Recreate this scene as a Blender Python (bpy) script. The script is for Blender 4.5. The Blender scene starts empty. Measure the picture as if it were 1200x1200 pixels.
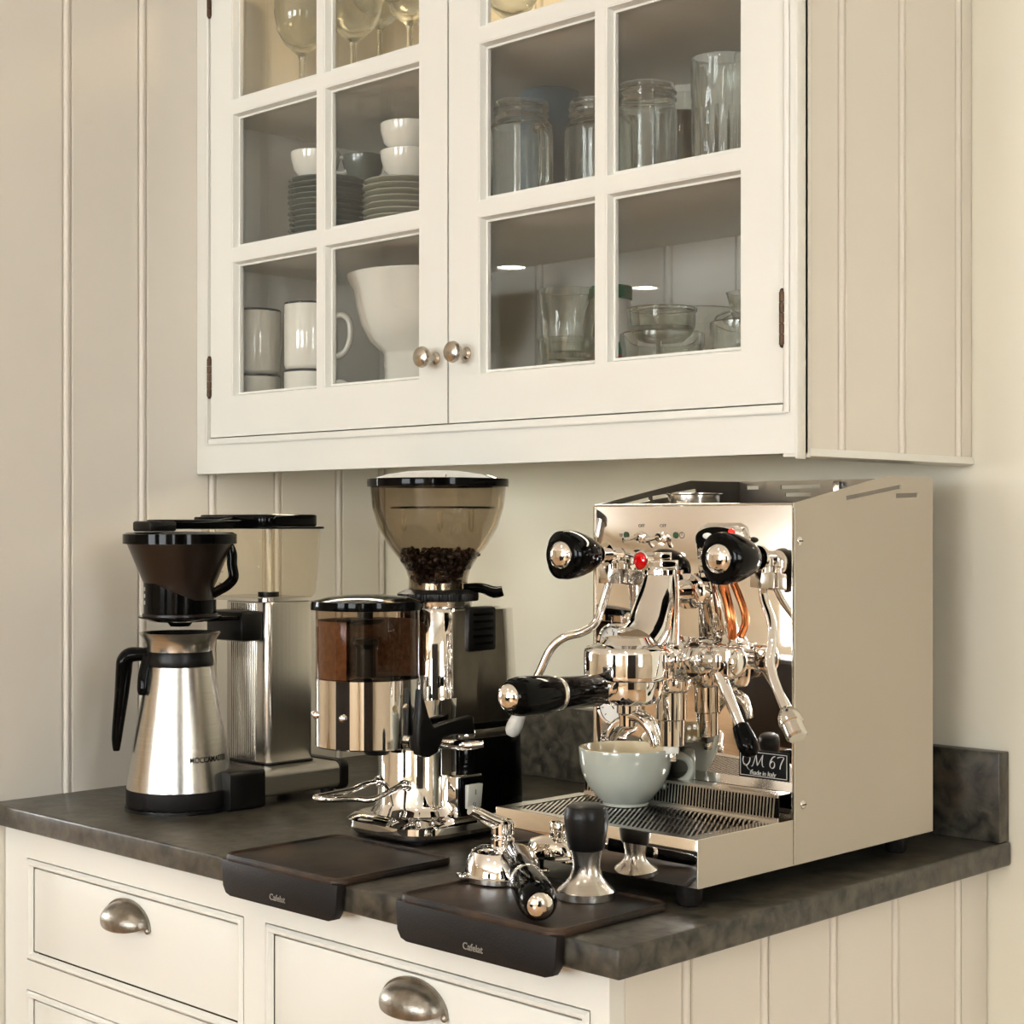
import bpy, bmesh, math, random
from math import sin, cos, pi, radians, sqrt
from mathutils import Vector, Matrix
random.seed(7)
scn = bpy.context.scene
COL = scn.collection
# ------------------------------------------------------------------ camera, world, exposure
CAMP = Vector((0.9326, -1.0782, 1.26)); YAW = radians(44.5); FPX = 1972.0; HOR = 614.0
cam = bpy.data.cameras.new('camera'); camo = bpy.data.objects.new('camera', cam); COL.objects.link(camo)
camo.location = CAMP; camo.rotation_euler = (pi/2, 0, YAW)
cam.sensor_width = 36; cam.lens = FPX/1200*36; cam.shift_y = (HOR-600)/1200; cam.clip_start = .02
scn.camera = camo
vs = scn.view_settings
vs.view_transform = 'Standard'; vs.look = 'None'; vs.gamma = 1; vs.use_curve_mapping = False
vs.exposure = 0.05
w = bpy.data.worlds.new('sky'); scn.world = w; w.use_nodes = True
wn = w.node_tree.nodes; bg = wn['Background']; bg.inputs[0].default_value = (.93, .96, 1.0, 1); bg.inputs[1].default_value = 25.0
scn.cycles.max_bounces = 14; scn.cycles.transparent_max_bounces = 32; scn.cycles.glossy_bounces = 6
scn.cycles.transmission_bounces = 12; scn.cycles.diffuse_bounces = 4
scn.cycles.caustics_refractive = False; scn.cycles.caustics_reflective = False
scn.cycles.sample_clamp_indirect = 30.0
LAMP = 55.0                      # strength of the ceiling lamps' diffusers
FV = Vector((-sin(YAW), cos(YAW), 0)); RV = Vector((cos(YAW), sin(YAW), 0))
def ray(x, y): return FV + RV*((x-600)/FPX) + Vector((0, 0, -(y-HOR)/FPX))
def at(x, y, X=None, Y=None, Z=None):          # the real point seen at a place of the photo, on a given plane
    r = ray(x, y)
    if X is not None: t = (X-CAMP.x)/r.x
    elif Y is not None: t = (Y-CAMP.y)/r.y
    else: t = (Z-CAMP.z)/r.z
    return CAMP + r*t
def spx(p): return FPX/((Vector(p)-CAMP).dot(FV))   # pixels per metre at a point
# ------------------------------------------------------------------ materials
def lin(c):
    c = c/255.0
    return c/12.92 if c <= .04045 else ((c+.055)/1.055)**2.4
def rgb(*c): return (lin(c[0]), lin(c[1]), lin(c[2]), 1)
def mat(name, col, rough=.5, metal=0, var=.06, scale=12, bump=0, bscale=60, stretch=None, coat=0, col2=None, spec=.5, ior=1.45):
    m = bpy.data.materials.new(name); m.use_nodes = True
    n = m.node_tree.nodes; l = m.node_tree.links; b = n['Principled BSDF']
    tc = n.new('ShaderNodeTexCoord'); mp = n.new('ShaderNodeMapping'); l.new(tc.outputs['Object'], mp.inputs[0])
    if stretch: mp.inputs['Scale'].default_value = stretch
    nz = n.new('ShaderNodeTexNoise'); nz.inputs['Scale'].default_value = scale; nz.inputs['Detail'].default_value = 6
    l.new(mp.outputs[0], nz.inputs['Vector'])
    rp = n.new('ShaderNodeValToRGB'); l.new(nz.outputs['Fac'], rp.inputs[0])
    c2 = col2 if col2 else tuple(x*(1-var) for x in col[:3])+(1,)
    rp.color_ramp.elements[0].position = .38; rp.color_ramp.elements[1].position = .62
    rp.color_ramp.elements[0].color = c2; rp.color_ramp.elements[1].color = col
    l.new(rp.outputs[0], b.inputs['Base Color'])
    b.inputs['Roughness'].default_value = rough; b.inputs['Metallic'].default_value = metal
    b.inputs['Coat Weight'].default_value = coat; b.inputs['IOR'].default_value = ior
    b.inputs['Specular IOR Level'].default_value = spec
    if bump:
        nb = n.new('ShaderNodeTexNoise'); nb.inputs['Scale'].default_value = bscale; nb.inputs['Detail'].default_value = 4
        l.new(mp.outputs[0], nb.inputs['Vector'])
        bp = n.new('ShaderNodeBump'); bp.inputs['Strength'].default_value = bump; bp.inputs['Distance'].default_value = .002
        l.new(nb.outputs['Fac'], bp.inputs['Height']); l.new(bp.outputs[0], b.inputs['Normal'])
    return m
def emis(name, col, s):
    m = bpy.data.materials.new(name); m.use_nodes = True; n = m.node_tree.nodes; l = m.node_tree.links
    n.remove(n['Principled BSDF']); e = n.new('ShaderNodeEmission'); e.inputs[0].default_value = col; e.inputs[1].default_value = s
    l.new(e.outputs[0], n['Material Output'].inputs[0]); return m
def thin_glass(name, tint, ior=1.5, rough=0.0, var=.02):        # clear sheet: passes light straight, mirrors by Fresnel
    m = bpy.data.materials.new(name); m.use_nodes = True; n = m.node_tree.nodes; l = m.node_tree.links
    n.remove(n['Principled BSDF'])
    t = n.new('ShaderNodeBsdfTransparent'); g = n.new('ShaderNodeBsdfGlossy'); g.inputs['Roughness'].default_value = rough
    fr = n.new('ShaderNodeFresnel'); ge = n.new('ShaderNodeNewGeometry')
    m1 = n.new('ShaderNodeMath'); m1.operation = 'MULTIPLY_ADD'; l.new(ge.outputs['Backfacing'], m1.inputs[0]); m1.inputs[1].default_value = -2; m1.inputs[2].default_value = 1
    m2 = n.new('ShaderNodeMath'); m2.operation = 'POWER'; m2.inputs[0].default_value = ior; l.new(m1.outputs[0], m2.inputs[1]); l.new(m2.outputs[0], fr.inputs[0])
    mx = n.new('ShaderNodeMixShader')
    nz = n.new('ShaderNodeTexNoise'); nz.inputs['Scale'].default_value = 9
    mc = n.new('ShaderNodeMixRGB'); mc.inputs[1].default_value = tint; mc.inputs[2].default_value = tuple(x*(1-var) for x in tint[:3])+(1,)
    l.new(nz.outputs['Fac'], mc.inputs[0]); l.new(mc.outputs[0], t.inputs[0])
    l.new(fr.outputs[0], mx.inputs[0]); l.new(t.outputs[0], mx.inputs[1]); l.new(g.outputs[0], mx.inputs[2])
    l.new(mx.outputs[0], n['Material Output'].inputs[0]); return m
def thick_glass(name, tint, share=.35):                          # refracting table glass
    m = bpy.data.materials.new(name); m.use_nodes = True; n = m.node_tree.nodes; l = m.node_tree.links
    n.remove(n['Principled BSDF'])
    t = n.new('ShaderNodeBsdfTransparent'); t.inputs[0].default_value = tint
    g = n.new('ShaderNodeBsdfGlass'); g.inputs['IOR'].default_value = 1.46; g.inputs['Roughness'].default_value = .0
    nz = n.new('ShaderNodeTexNoise'); nz.inputs['Scale'].default_value = 20
    mc = n.new('ShaderNodeMixRGB'); mc.inputs[1].default_value = tint; mc.inputs[2].default_value = tuple(x*.97 for x in tint[:3])+(1,)
    l.new(nz.outputs['Fac'], mc.inputs[0]); l.new(mc.outputs[0], g.inputs[0])
    mx = n.new('ShaderNodeMixShader'); mx.inputs[0].default_value = share
    l.new(g.outputs[0], mx.inputs[1]); l.new(t.outputs[0], mx.inputs[2]); l.new(mx.outputs[0], n['Material Output'].inputs[0]); return m
M = dict(
    paint = mat('cream_paint', rgb(222, 221, 213), .42, var=.03, scale=3, bump=.06, bscale=40),
    board = mat('shaded_side_paint', rgb(217, 211, 199), .45, var=.04, scale=3, bump=.06, bscale=40),  # light difference between side boards and fronts is put into this paint
    inside = mat('cabinet_inside_paint', rgb(230, 227, 217), .5, var=.05, scale=4),
    liner = mat('bare_aged_wood', rgb(140, 104, 68), .7, var=.4, scale=14),
    wall = mat('yellow_cream_wall_paint', rgb(228, 224, 207), .6, var=.04, scale=2, bump=.1, bscale=80),
    plaster = mat('room_wall_paint', rgb(226, 214, 192), .6, var=.04, scale=2),
    ceil = mat('ceiling_paint', rgb(240, 236, 226), .7, var=.02, scale=2),
    wood = mat('warm_wood_boards', rgb(196, 160, 122), .35, var=.25, scale=3, stretch=(1, 9, 1)),
    darkwood = mat('dark_walnut', rgb(30, 22, 17), .4, var=.35, scale=3, stretch=(1, 9, 1)),
    chrome = mat('polished_chrome', (.80, .785, .76, 1), .035, 1, var=.02, scale=5),
    mirror = mat('mirror_steel', (.86, .83, .79, 1), .03, 1, var=.02, scale=3, bump=.015, bscale=9),
    steel = mat('brushed_steel', (.62, .60, .56, 1), .3, 1, var=.08, scale=30, stretch=(1, 1, 30), bump=.04, bscale=60),
    steelh = mat('brushed_steel_wrapped', (.60, .575, .53, 1), .24, 1, var=.1, scale=3, stretch=(.2, .2, 120)),
    steelv = mat('brushed_steel_tower', (.66, .63, .58, 1), .25, 1, var=.06, scale=3, stretch=(90, 90, .3)),
    shaded_steel = mat('steel_painted_dim', (.17, .155, .135, 1), .3, .9, var=.15, scale=20),  # the dark reflections inside the machine are put into the metal colour
    satin = mat('satin_steel', (.68, .66, .62, 1), .18, 1, var=.05, scale=20),
    side = mat('pale_satin_panel', rgb(176, 167, 150), .5, .15, var=.03, scale=4),
    black = mat('gloss_black_plastic', rgb(7, 7, 7), .08, var=.2, scale=20, spec=.12),
    black2 = mat('satin_black_plastic', rgb(14, 13, 12), .34, var=.2, scale=30, bump=.05, bscale=300, spec=.3),
    rubber = mat('black_rubber', rgb(22, 19, 18), .5, var=.25, scale=30, bump=.15, bscale=500, spec=.3),
    browncup = mat('dark_brown_plastic', rgb(26, 16, 10), .3, var=.2, scale=20),
    pewter = mat('aged_pewter', (.36, .33, .28, 1), .33, 1, var=.35, scale=60, bump=.2, bscale=250),
    nickel = mat('worn_nickel', (.55, .50, .43, 1), .22, 1, var=.2, scale=60),
    bronze = mat('dark_bronze', (.09, .055, .035, 1), .45, .8, var=.3, scale=80),
    white = mat('white_glaze', rgb(232, 228, 216), .12, var=.02, scale=6, coat=.5),
    cupblue = mat('grey_blue_glaze', rgb(178, 182, 170), .12, var=.07, scale=14, coat=.6),
    cupcream = mat('cream_glaze', rgb(232, 216, 178), .16, var=.04, scale=10, coat=.5),
    platec = mat('grey_green_glaze', rgb(150, 150, 134), .16, var=.08, scale=20, coat=.4),
    plated = mat('dark_grey_green_glaze', rgb(98, 104, 96), .16, var=.1, scale=20, coat=.4),
    navy = mat('navy_rim_glaze', rgb(24, 26, 38), .15, var=.1, scale=20),
    blue = mat('matte_blue_grey', rgb(120, 148, 166), .6, var=.05, scale=10),
    green = mat('green_plastic', rgb(12, 96, 58), .35, var=.1, scale=20),
    redlab = mat('red_print', rgb(176, 40, 30), .4, var=.1, scale=20),
    red = mat('red_lens', rgb(214, 10, 14), .08, var=.15, scale=60, coat=.6),
    ledoff = mat('green_lens', rgb(52, 84, 62), .15, var=.1, scale=40),
    copper = mat('copper_tube', (.72, .25, .09, 1), .2, 1, var=.2, scale=20),
    beans = mat('roasted_beans', rgb(44, 24, 15), .3, var=.4, scale=40),
    grounds = mat('ground_coffee', rgb(112, 76, 48), .9, var=.35, scale=160, bump=.4, bscale=900),
    dial = mat('dial_face', rgb(236, 234, 226), .4, var=.02, scale=10),
    ink = mat('black_ink', rgb(12, 11, 10), .6, var=.1, scale=20, spec=.15),
    silver_ink = mat('silver_ink', rgb(196, 194, 188), .4, var=.05, scale=20),
    greyink = mat('grey_ink', rgb(128, 124, 116), .5, var=.1, scale=20),
    switch = mat('white_switch', rgb(208, 208, 196), .3, var=.03, scale=20),
    wand = mat('frosted_silicone', rgb(200, 198, 190), .4, var=.12, scale=200),
    juice = mat('olive_fill', rgb(168, 150, 70), .4, var=.2, scale=30),
    pane = thin_glass('window_glass', (.985, .99, .985, 1)),
    clear = thin_glass('clear_tank_plastic', (.96, .93, .87, 1), 1.3),
    smoke = thin_glass('smoked_hopper_plastic', (.78, .74, .68, 1), 1.45),
    smoke2 = thin_glass('smoked_doser_plastic', (.80, .70, .60, 1), 1.45),
    glass = thick_glass('table_glass', (.975, .985, .97, 1), .12),
    lamp = emis('lamp_diffuser', (1, .94, .85, 1), LAMP),
    lampin = emis('cabinet_lamp_diffuser', (1, .74, .42, 1), 110.0),
    lampun = emis('strip_lamp_diffuser', (1, .87, .66, 1), 34.0),
    digit = emis('red_digits', (1, .03, .02, 1), 2.5),
)
def stone_mat():
    m = bpy.data.materials.new('dark_soapstone'); m.use_nodes = True; n = m.node_tree.nodes; l = m.node_tree.links; b = n['Principled BSDF']
    tc = n.new('ShaderNodeTexCoord')
    def noise(s, d=8, dist=0):
        z = n.new('ShaderNodeTexNoise'); z.inputs['Scale'].default_value = s; z.inputs['Detail'].default_value = d
        z.inputs['Distortion'].default_value = dist; l.new(tc.outputs['Object'], z.inputs['Vector']); return z
    a = noise(55, 12, .4); r = n.new('ShaderNodeValToRGB'); l.new(a.outputs['Fac'], r.inputs[0])
    r.color_ramp.elements[0].position = .32; r.color_ramp.elements[0].color = rgb(19, 18, 16)
    r.color_ramp.elements[1].position = .7; r.color_ramp.elements[1].color = rgb(82, 78, 67)
    c = noise(9, 5, .8); r2 = n.new('ShaderNodeValToRGB'); l.new(c.outputs['Fac'], r2.inputs[0])
    r2.color_ramp.elements[0].position = .52; r2.color_ramp.elements[0].color = (0, 0, 0, 1); r2.color_ramp.elements[1].position = .75; r2.color_ramp.elements[1].color = (.5, .5, .5, 1)
    mx = n.new('ShaderNodeMixRGB'); l.new(r2.outputs[0], mx.inputs[0]); l.new(r.outputs[0], mx.inputs[1]); mx.inputs[2].default_value = rgb(80, 66, 50)
    v = noise(150, 3); r3 = n.new('ShaderNodeValToRGB'); l.new(v.outputs['Fac'], r3.inputs[0])
    r3.color_ramp.elements[0].position = .68; r3.color_ramp.elements[0].color = (0, 0, 0, 1); r3.color_ramp.elements[1].position = .78; r3.color_ramp.elements[1].color = (.45, .45, .45, 1)
    m2 = n.new('ShaderNodeMixRGB'); l.new(r3.outputs[0], m2.inputs[0]); l.new(mx.outputs[0], m2.inputs[1]); m2.inputs[2].default_value = rgb(130, 124, 108)
    l.new(m2.outputs[0], b.inputs['Base Color'])
    rr = n.new('ShaderNodeMapRange'); l.new(c.outputs['Fac'], rr.inputs[0]); rr.inputs[3].default_value = .22; rr.inputs[4].default_value = .5
    l.new(rr.outputs[0], b.inputs['Roughness'])
    bp = n.new('ShaderNodeBump'); bp.inputs['Strength'].default_value = .25; bp.inputs['Distance'].default_value = .002
    l.new(a.outputs['Fac'], bp.inputs['Height']); l.new(bp.outputs[0], b.inputs['Normal'])
    return m
M['stone'] = stone_mat()
def mat_rubber_dusty():
    m = M['rubber'].copy(); m.name = 'coffee_dusted_rubber'; n = m.node_tree.nodes; l = m.node_tree.links; b = n['Principled BSDF']
    src = b.inputs['Base Color'].links[0].from_socket
    z = n.new('ShaderNodeTexNoise'); z.inputs['Scale'].default_value = 14; z.inputs['Detail'].default_value = 8
    tc = n.new('ShaderNodeTexCoord'); l.new(tc.outputs['Object'], z.inputs['Vector'])
    r = n.new('ShaderNodeValToRGB'); l.new(z.outputs['Fac'], r.inputs[0]); r.color_ramp.elements[0].position = .40; r.color_ramp.elements[1].position = .72
    r.color_ramp.elements[0].color = (0, 0, 0, 1); r.color_ramp.elements[1].color = (.85, .85, .85, 1)
    mx = n.new('ShaderNodeMixRGB'); l.new(r.outputs[0], mx.inputs[0]); l.new(src, mx.inputs[1]); mx.inputs[2].default_value = rgb(78, 58, 40)
    l.new(mx.outputs[0], b.inputs['Base Color']); b.inputs['Roughness'].default_value = .45
    return m
M['dusty'] = mat_rubber_dusty()
# ------------------------------------------------------------------ mesh helpers
def frame(o, z, x=None):
    z = Vector(z).normalized()
    x = Vector(x) if x is not None else (Vector((1, 0, 0)) if abs(z.x) < .9 else Vector((0, 1, 0)))
    x = (x - z*x.dot(z)).normalized(); y = z.cross(x)
    m = Matrix((x, y, z)).transposed().to_4x4(); m.translation = Vector(o); return m
class MB:
    def __init__(s): s.v = []; s.f = []
    def add(s, vs_, fs, Mx=None):
        k = len(s.v)
        s.v += [tuple(Mx @ Vector(p)) if Mx else tuple(p) for p in vs_]
        s.f += [tuple(i+k for i in f) for f in fs]; return s
    def box(s, x0, x1, y0, y1, z0, z1, Mx=None):
        v = [(x, y, z) for z in (z0, z1) for x, y in ((x0, y0), (x1, y0), (x1, y1), (x0, y1))]
        return s.add(v, [(3, 2, 1, 0), (4, 5, 6, 7), (0, 1, 5, 4), (1, 2, 6, 5), (2, 3, 7, 6), (3, 0, 4, 7)], Mx)
    def lathe(s, prof, Mx=None, seg=48, closed=False, mod=None, a0=0, a1=2*pi):
        full = abs(a1-a0-2*pi) < 1e-6; n = seg if full else seg+1; v = []; f = []
        for i in range(n):
            a = a0+(a1-a0)*i/seg
            for j, (r, z) in enumerate(prof):
                rr = r*(mod(a, z, j) if mod else 1); v.append((rr*cos(a), rr*sin(a), z))
        m = len(prof)
        for i in range(seg):
            i2 = (i+1) % n
            for j in range(m if closed else m-1):
                j2 = (j+1) % m; f.append((i*m+j, i2*m+j, i2*m+j2, i*m+j2))
        return s.add(v, f, Mx)
    def cyl(s, r, z0, z1, Mx=None, seg=32, r2=None):
        r2 = r if r2 is None else r2
        return s.lathe([(0, z0), (r, z0), (r2, z1), (0, z1)], Mx, seg)
    def tube(s, pts, r, seg=12, smooth=4, flat=1.0, caps=True):
        P = [Vector(p) for p in pts]
        R = list(r) if isinstance(r, (list, tuple)) else [r]*len(P)
        if smooth > 1 and len(P) > 2:
            Q = []; RR = []
            for i in range(len(P)-1):
                p0 = P[max(i-1, 0)]; p1 = P[i]; p2 = P[i+1]; p3 = P[min(i+2, len(P)-1)]
                for k in range(smooth):
                    t = k/smooth
                    Q.append(.5*((2*p1)+(p2-p0)*t+(2*p0-5*p1+4*p2-p3)*t*t+(3*p1-p0-3*p2+p3)*t**3)); RR.append(R[i]+(R[i+1]-R[i])*t)
            Q.append(P[-1]); RR.append(R[-1]); P = Q; R = RR
        v = []; f = []; up = None
        for i, p in enumerate(P):
            d = (P[min(i+1, len(P)-1)]-P[max(i-1, 0)]).normalized()
            if up is None: up = Vector((0, 0, 1)) if abs(d.z) < .9 else Vector((1, 0, 0))
            x = (up-d*up.dot(d)).normalized(); y = d.cross(x); up = x
            for k in range(seg):
                a = 2*pi*k/seg; v.append(p+x*cos(a)*R[i]+y*sin(a)*R[i]*flat)
        for i in range(len(P)-1):
            for k in range(seg):
                k2 = (k+1) % seg; f.append((i*seg+k, i*seg+k2, (i+1)*seg+k2, (i+1)*seg+k))
        if caps: f.append(tuple(reversed(range(seg)))); f.append(tuple((len(P)-1)*seg+k for k in range(seg)))
        return s.add(v, f)
    def prism(s, poly, z0, z1, Mx=None):
        n = len(poly); v = [(x, y, z0) for x, y in poly]+[(x, y, z1) for x, y in poly]
        return s.add(v, [tuple(reversed(range(n))), tuple(range(n, 2*n))]+[(i, (i+1) % n, n+(i+1) % n, n+i) for i in range(n)], Mx)
    def ball(s, rx, ry, rz, Mx=None, seg=24, rings=12, t0=0, t1=pi):
        pr = [(sin(t0+(t1-t0)*i/rings), cos(t0+(t1-t0)*i/rings)) for i in range(rings+1)]
        k = len(s.v); s.lathe([(max(a, 0), b) for a, b in pr], None, seg)
        for i in range(k, len(s.v)):
            x, y, z = s.v[i]; q = Vector((x*rx, y*ry, z*rz)); s.v[i] = tuple(Mx @ q) if Mx else tuple(q)
        return s
    def build(s, name, m, parent=None, bevel=0, seg=2, world=False, angle=35):
        me = bpy.data.meshes.new(name)
        off = parent_loc(parent) if (world and parent) else Vector((0, 0, 0))
        me.from_pydata([tuple(Vector(p)-off) for p in s.v], [], s.f)
        bm = bmesh.new(); bm.from_mesh(me)
        bmesh.ops.remove_doubles(bm, verts=bm.verts, dist=1e-6)
        bmesh.ops.recalc_face_normals(bm, faces=bm.faces)
        if bevel:
            es = [e for e in bm.edges if len(e.link_faces) == 2 and e.calc_face_angle(0) > radians(40)]
            bmesh.ops.bevel(bm, geom=es, offset=bevel, segments=seg, affect='EDGES', profile=.5, clamp_overlap=True)
        bm.to_mesh(me); bm.free()
        me.shade_smooth(); me.set_sharp_from_angle(angle=radians(angle))
        me.materials.append(M[m] if isinstance(m, str) else m)
        o = bpy.data.objects.new(name, me); COL.objects.link(o)
        if parent: o.parent = parent
        return o
def parent_loc(p):
    v = Vector((0, 0, 0))
    while p: v += p.location; p = p.parent
    return v
def tag(o, label=None, cat=None, group=None, kind=None):
    if label: o['label'] = label
    if cat: o['category'] = cat
    if group: o['group'] = group
    if kind: o['kind'] = kind
    return o
def thing(name, label, cat, loc=(0, 0, 0), rz=0, group=None):
    o = bpy.data.objects.new(name, None); COL.objects.link(o); o.empty_display_size = .02
    o.location = loc; o.rotation_euler = (0, 0, rz); return tag(o, label, cat, group)
def dup(root, loc=None, rz=None, label=None):
    r = root.copy(); COL.objects.link(r)
    if loc is not None: r.location = loc
    if rz is not None: r.rotation_euler = (0, 0, rz)
    if label: r['label'] = label
    for ch in list(root.children):
        c = ch.copy(); COL.objects.link(c); c.parent = r
        for g in ch.children:
            d = g.copy(); COL.objects.link(d); d.parent = c
    return r
def holes_plate(name, outer, holes, th, Mx, m, parent=None):
    """flat sheet with cut-outs; outline in the XY of Mx"""
    cu = bpy.data.curves.new('tmp', 'CURVE'); cu.dimensions = '2D'; cu.fill_mode = 'BOTH'; cu.extrude = th/2
    for pl in [outer]+holes:
        sp = cu.splines.new('POLY'); sp.points.add(len(pl)-1); sp.use_cyclic_u = True
        for i, (x, y) in enumerate(pl): sp.points[i].co = (x, y, 0, 1)
    o = bpy.data.objects.new('tmp', cu); me = bpy.data.meshes.new_from_object(o)
    bpy.data.objects.remove(o); bpy.data.curves.remove(cu)
    me.name = name; off = parent_loc(parent) if parent else Vector((0, 0, 0))
    me.transform(Matrix.Translation(-off) @ Mx); me.materials.clear(); me.materials.append(M[m])
    o = bpy.data.objects.new(name, me); COL.objects.link(o)
    if parent: o.parent = parent
    return o
def lettering(txt, size, Mx, m, parent, shear=0, align='CENTER', ext=.0002, bold=0, name='lettering', warp=None, space=1.0):
    cu = bpy.data.curves.new('tmp', 'FONT'); cu.body = txt; cu.size = size; cu.align_x = align; cu.align_y = 'CENTER'
    cu.extrude = ext; cu.offset = bold; cu.shear = shear; cu.space_character = space; cu.resolution_u = 3
    o = bpy.data.objects.new('tmp', cu); COL.objects.link(o); bpy.context.view_layer.update()
    me = bpy.data.meshes.new_from_object(o); bpy.data.objects.remove(o); bpy.data.curves.remove(cu)
    if warp:
        for v in me.vertices: v.co = warp(v.co)
    off = parent_loc(parent)
    me.transform(Matrix.Translation(-off) @ Mx) if Mx else me.transform(Matrix.Translation(-off))
    me.name = name; me.materials.clear(); me.materials.append(M[m])
    o = bpy.data.objects.new(name, me); COL.objects.link(o); o.parent = parent; return o
def rrect(x0, x1, y0, y1, r, n=5):
    pts = []
    for cx, cy, a in ((x1-r, y1-r, 0), (x0+r, y1-r, 90), (x0+r, y0+r, 180), (x1-r, y0+r, 270)):
        for k in range(n+1):
            t = radians(a+90*k/n); pts.append((cx+r*cos(t), cy+r*sin(t)))
    return pts
FRONT = lambda o: frame(o, (0, -1, 0), (1, 0, 0))          # a plane facing -Y, x to the right, y up
def FR(o): m = Matrix(((1, 0, 0), (0, 0, -1), (0, 1, 0))).to_4x4(); m.translation = Vector(o); return m
# ------------------------------------------------------------------ setting
LW, BW = -1.075, .68                    # left wall face, back wall face
XE, XW, YS, ZC = 3.2, -6.6, -5.8, 2.55
def struct(name, mb, m, parent=None, **k):
    o = mb.build(name, m, parent, **k); o['kind'] = 'structure'; return o
struct('floor', MB().box(XW, XE, YS, BW, -.05, 0), 'wood')
struct('ceiling', MB().box(XW, XE, YS, BW+.1, ZC, ZC+.08), 'ceil')
struct('wall_back', MB().box(XW, XE+.1, BW, BW+.1, 0, ZC), 'wall')
def wall_open(name, horiz, c0, c1, a0, a1, ops):      # a wall with window openings along one axis
    mb = MB(); ops = sorted(ops); cur = a0
    def bx(u0, u1, z0, z1):
        if horiz: mb.box(u0, u1, c0, c1, z0, z1)
        else: mb.box(c0, c1, u0, u1, z0, z1)
    for (u0, u1, z0, z1) in ops:
        bx(cur, u0, 0, ZC); bx(u0, u1, 0, z0); bx(u0, u1, z1, ZC); cur = u1
    bx(cur, a1, 0, ZC)
    return struct(name, mb, 'plaster')
SW = [(-1.9, -.3, .95, 2.2), (.6, 2.3, .95, 2.2)]
WW = [(-2.4, -.8, .9, 2.2)]
EW = [(-4.6, -3.4, .95, 2.2), (-1.45, -.75, .95, 2.2)]  # the smaller, unseen window is added to brighten the right-hand faces
wall_open('wall_south', True, YS-.12, YS, XW-.1, XE+.1, SW)
wall_open('wall_west', False, XW-.12, XW, YS, BW, WW)
wall_open('wall_east', False, XE, XE+.12, YS, BW, EW)
wn_i = 0
def window(horiz, c, u0, u1, z0, z1, nx, nz, inward):
    global wn_i; wn_i += 1
    root = bpy.data.objects.new('window_%d' % wn_i, None); COL.objects.link(root); root['kind'] = 'structure'
    mb = MB()
    def bx(a, b, p, q, t=.03):
        if horiz: mb.box(a, b, c-t, c+t, p, q)
        else: mb.box(c-t, c+t, a, b, p, q)
    f = .06
    bx(u0, u0+f, z0, z1); bx(u1-f, u1, z0, z1); bx(u0+f, u1-f, z0, z0+f); bx(u0+f, u1-f, z1-f, z1)
    for i in range(1, nx): u = u0+(u1-u0)*i/nx; bx(u-.015, u+.015, z0+f, z1-f, .02)
    for j in range(1, nz): z = z0+(z1-z0)*j/nz; bx(u0+f, u1-f, z-.015, z+.015, .019)
    mb.build('window_frame', 'ceil', root)
    g = MB()
    if horiz: g.box(u0+f, u1-f, c-.003, c+.003, z0+f, z1-f)
    else: g.box(c-.003, c+.003, u0+f, u1-f, z0+f, z1-f)
    g.build('window_pane', 'pane', root)
    L = bpy.data.lights.new('window_portal', 'AREA'); L.shape = 'RECTANGLE'; L.size = u1-u0; L.size_y = z1-z0; L.cycles.is_portal = True
    o = bpy.data.objects.new('window_portal', L); COL.objects.link(o)
    m = (u0+u1)/2; zc = (z0+z1)/2
    o.location = (m, c-.08*inward, zc) if horiz else (c-.08*inward, m, zc)
    d = Vector((0, inward, 0)) if horiz else Vector((inward, 0, 0))
    o.rotation_euler = d.to_track_quat('-Z', 'Z').to_euler()
for u in SW: window(True, YS-.06, *u, 3, 3, 1)
for u in WW: window(False, XW-.06, *u, 3, 3, 1)
for u in EW: window(False, XE+.06, *u, 3, 3, -1)
isl = thing('reflection_island', 'unseen dark wooden island with black stone top, added for chrome reflections', 'island', (-1.0, -3.4, 0))  # unseen, added so the chrome mirrors dark shapes
MB().box(-.9, .9, -.4, .4, 0, .87).build('body', 'darkwood', isl, bevel=.005)
MB().box(-.95, .95, -.45, .45, .87, .91).build('top', 'stone', isl, bevel=.004)
struct('reflection_door', MB().box(-.24, .54, YS, YS+.05, 0, 2.1), 'darkwood')  # unseen dark door, added as something black for polished metal to mirror
cb = thing('reflection_cupboard', 'unseen tall walnut cupboard with two doors, added to darken chrome reflections', 'cupboard', (2.55, -2.35, 0), radians(50))  # unseen, put behind the camera for black stripes in the chrome
MB().box(-.62, .62, -.26, .26, .06, 2.1).build('body', 'darkwood', cb, bevel=.004)
MB().box(-.60, .60, -.24, .24, 0, .06).build('plinth', 'darkwood', cb)
for a in (-.61, .005): MB().box(a, a+.605, .26, .28, .08, 2.08).build('door', 'darkwood', cb, bevel=.004)
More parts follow.
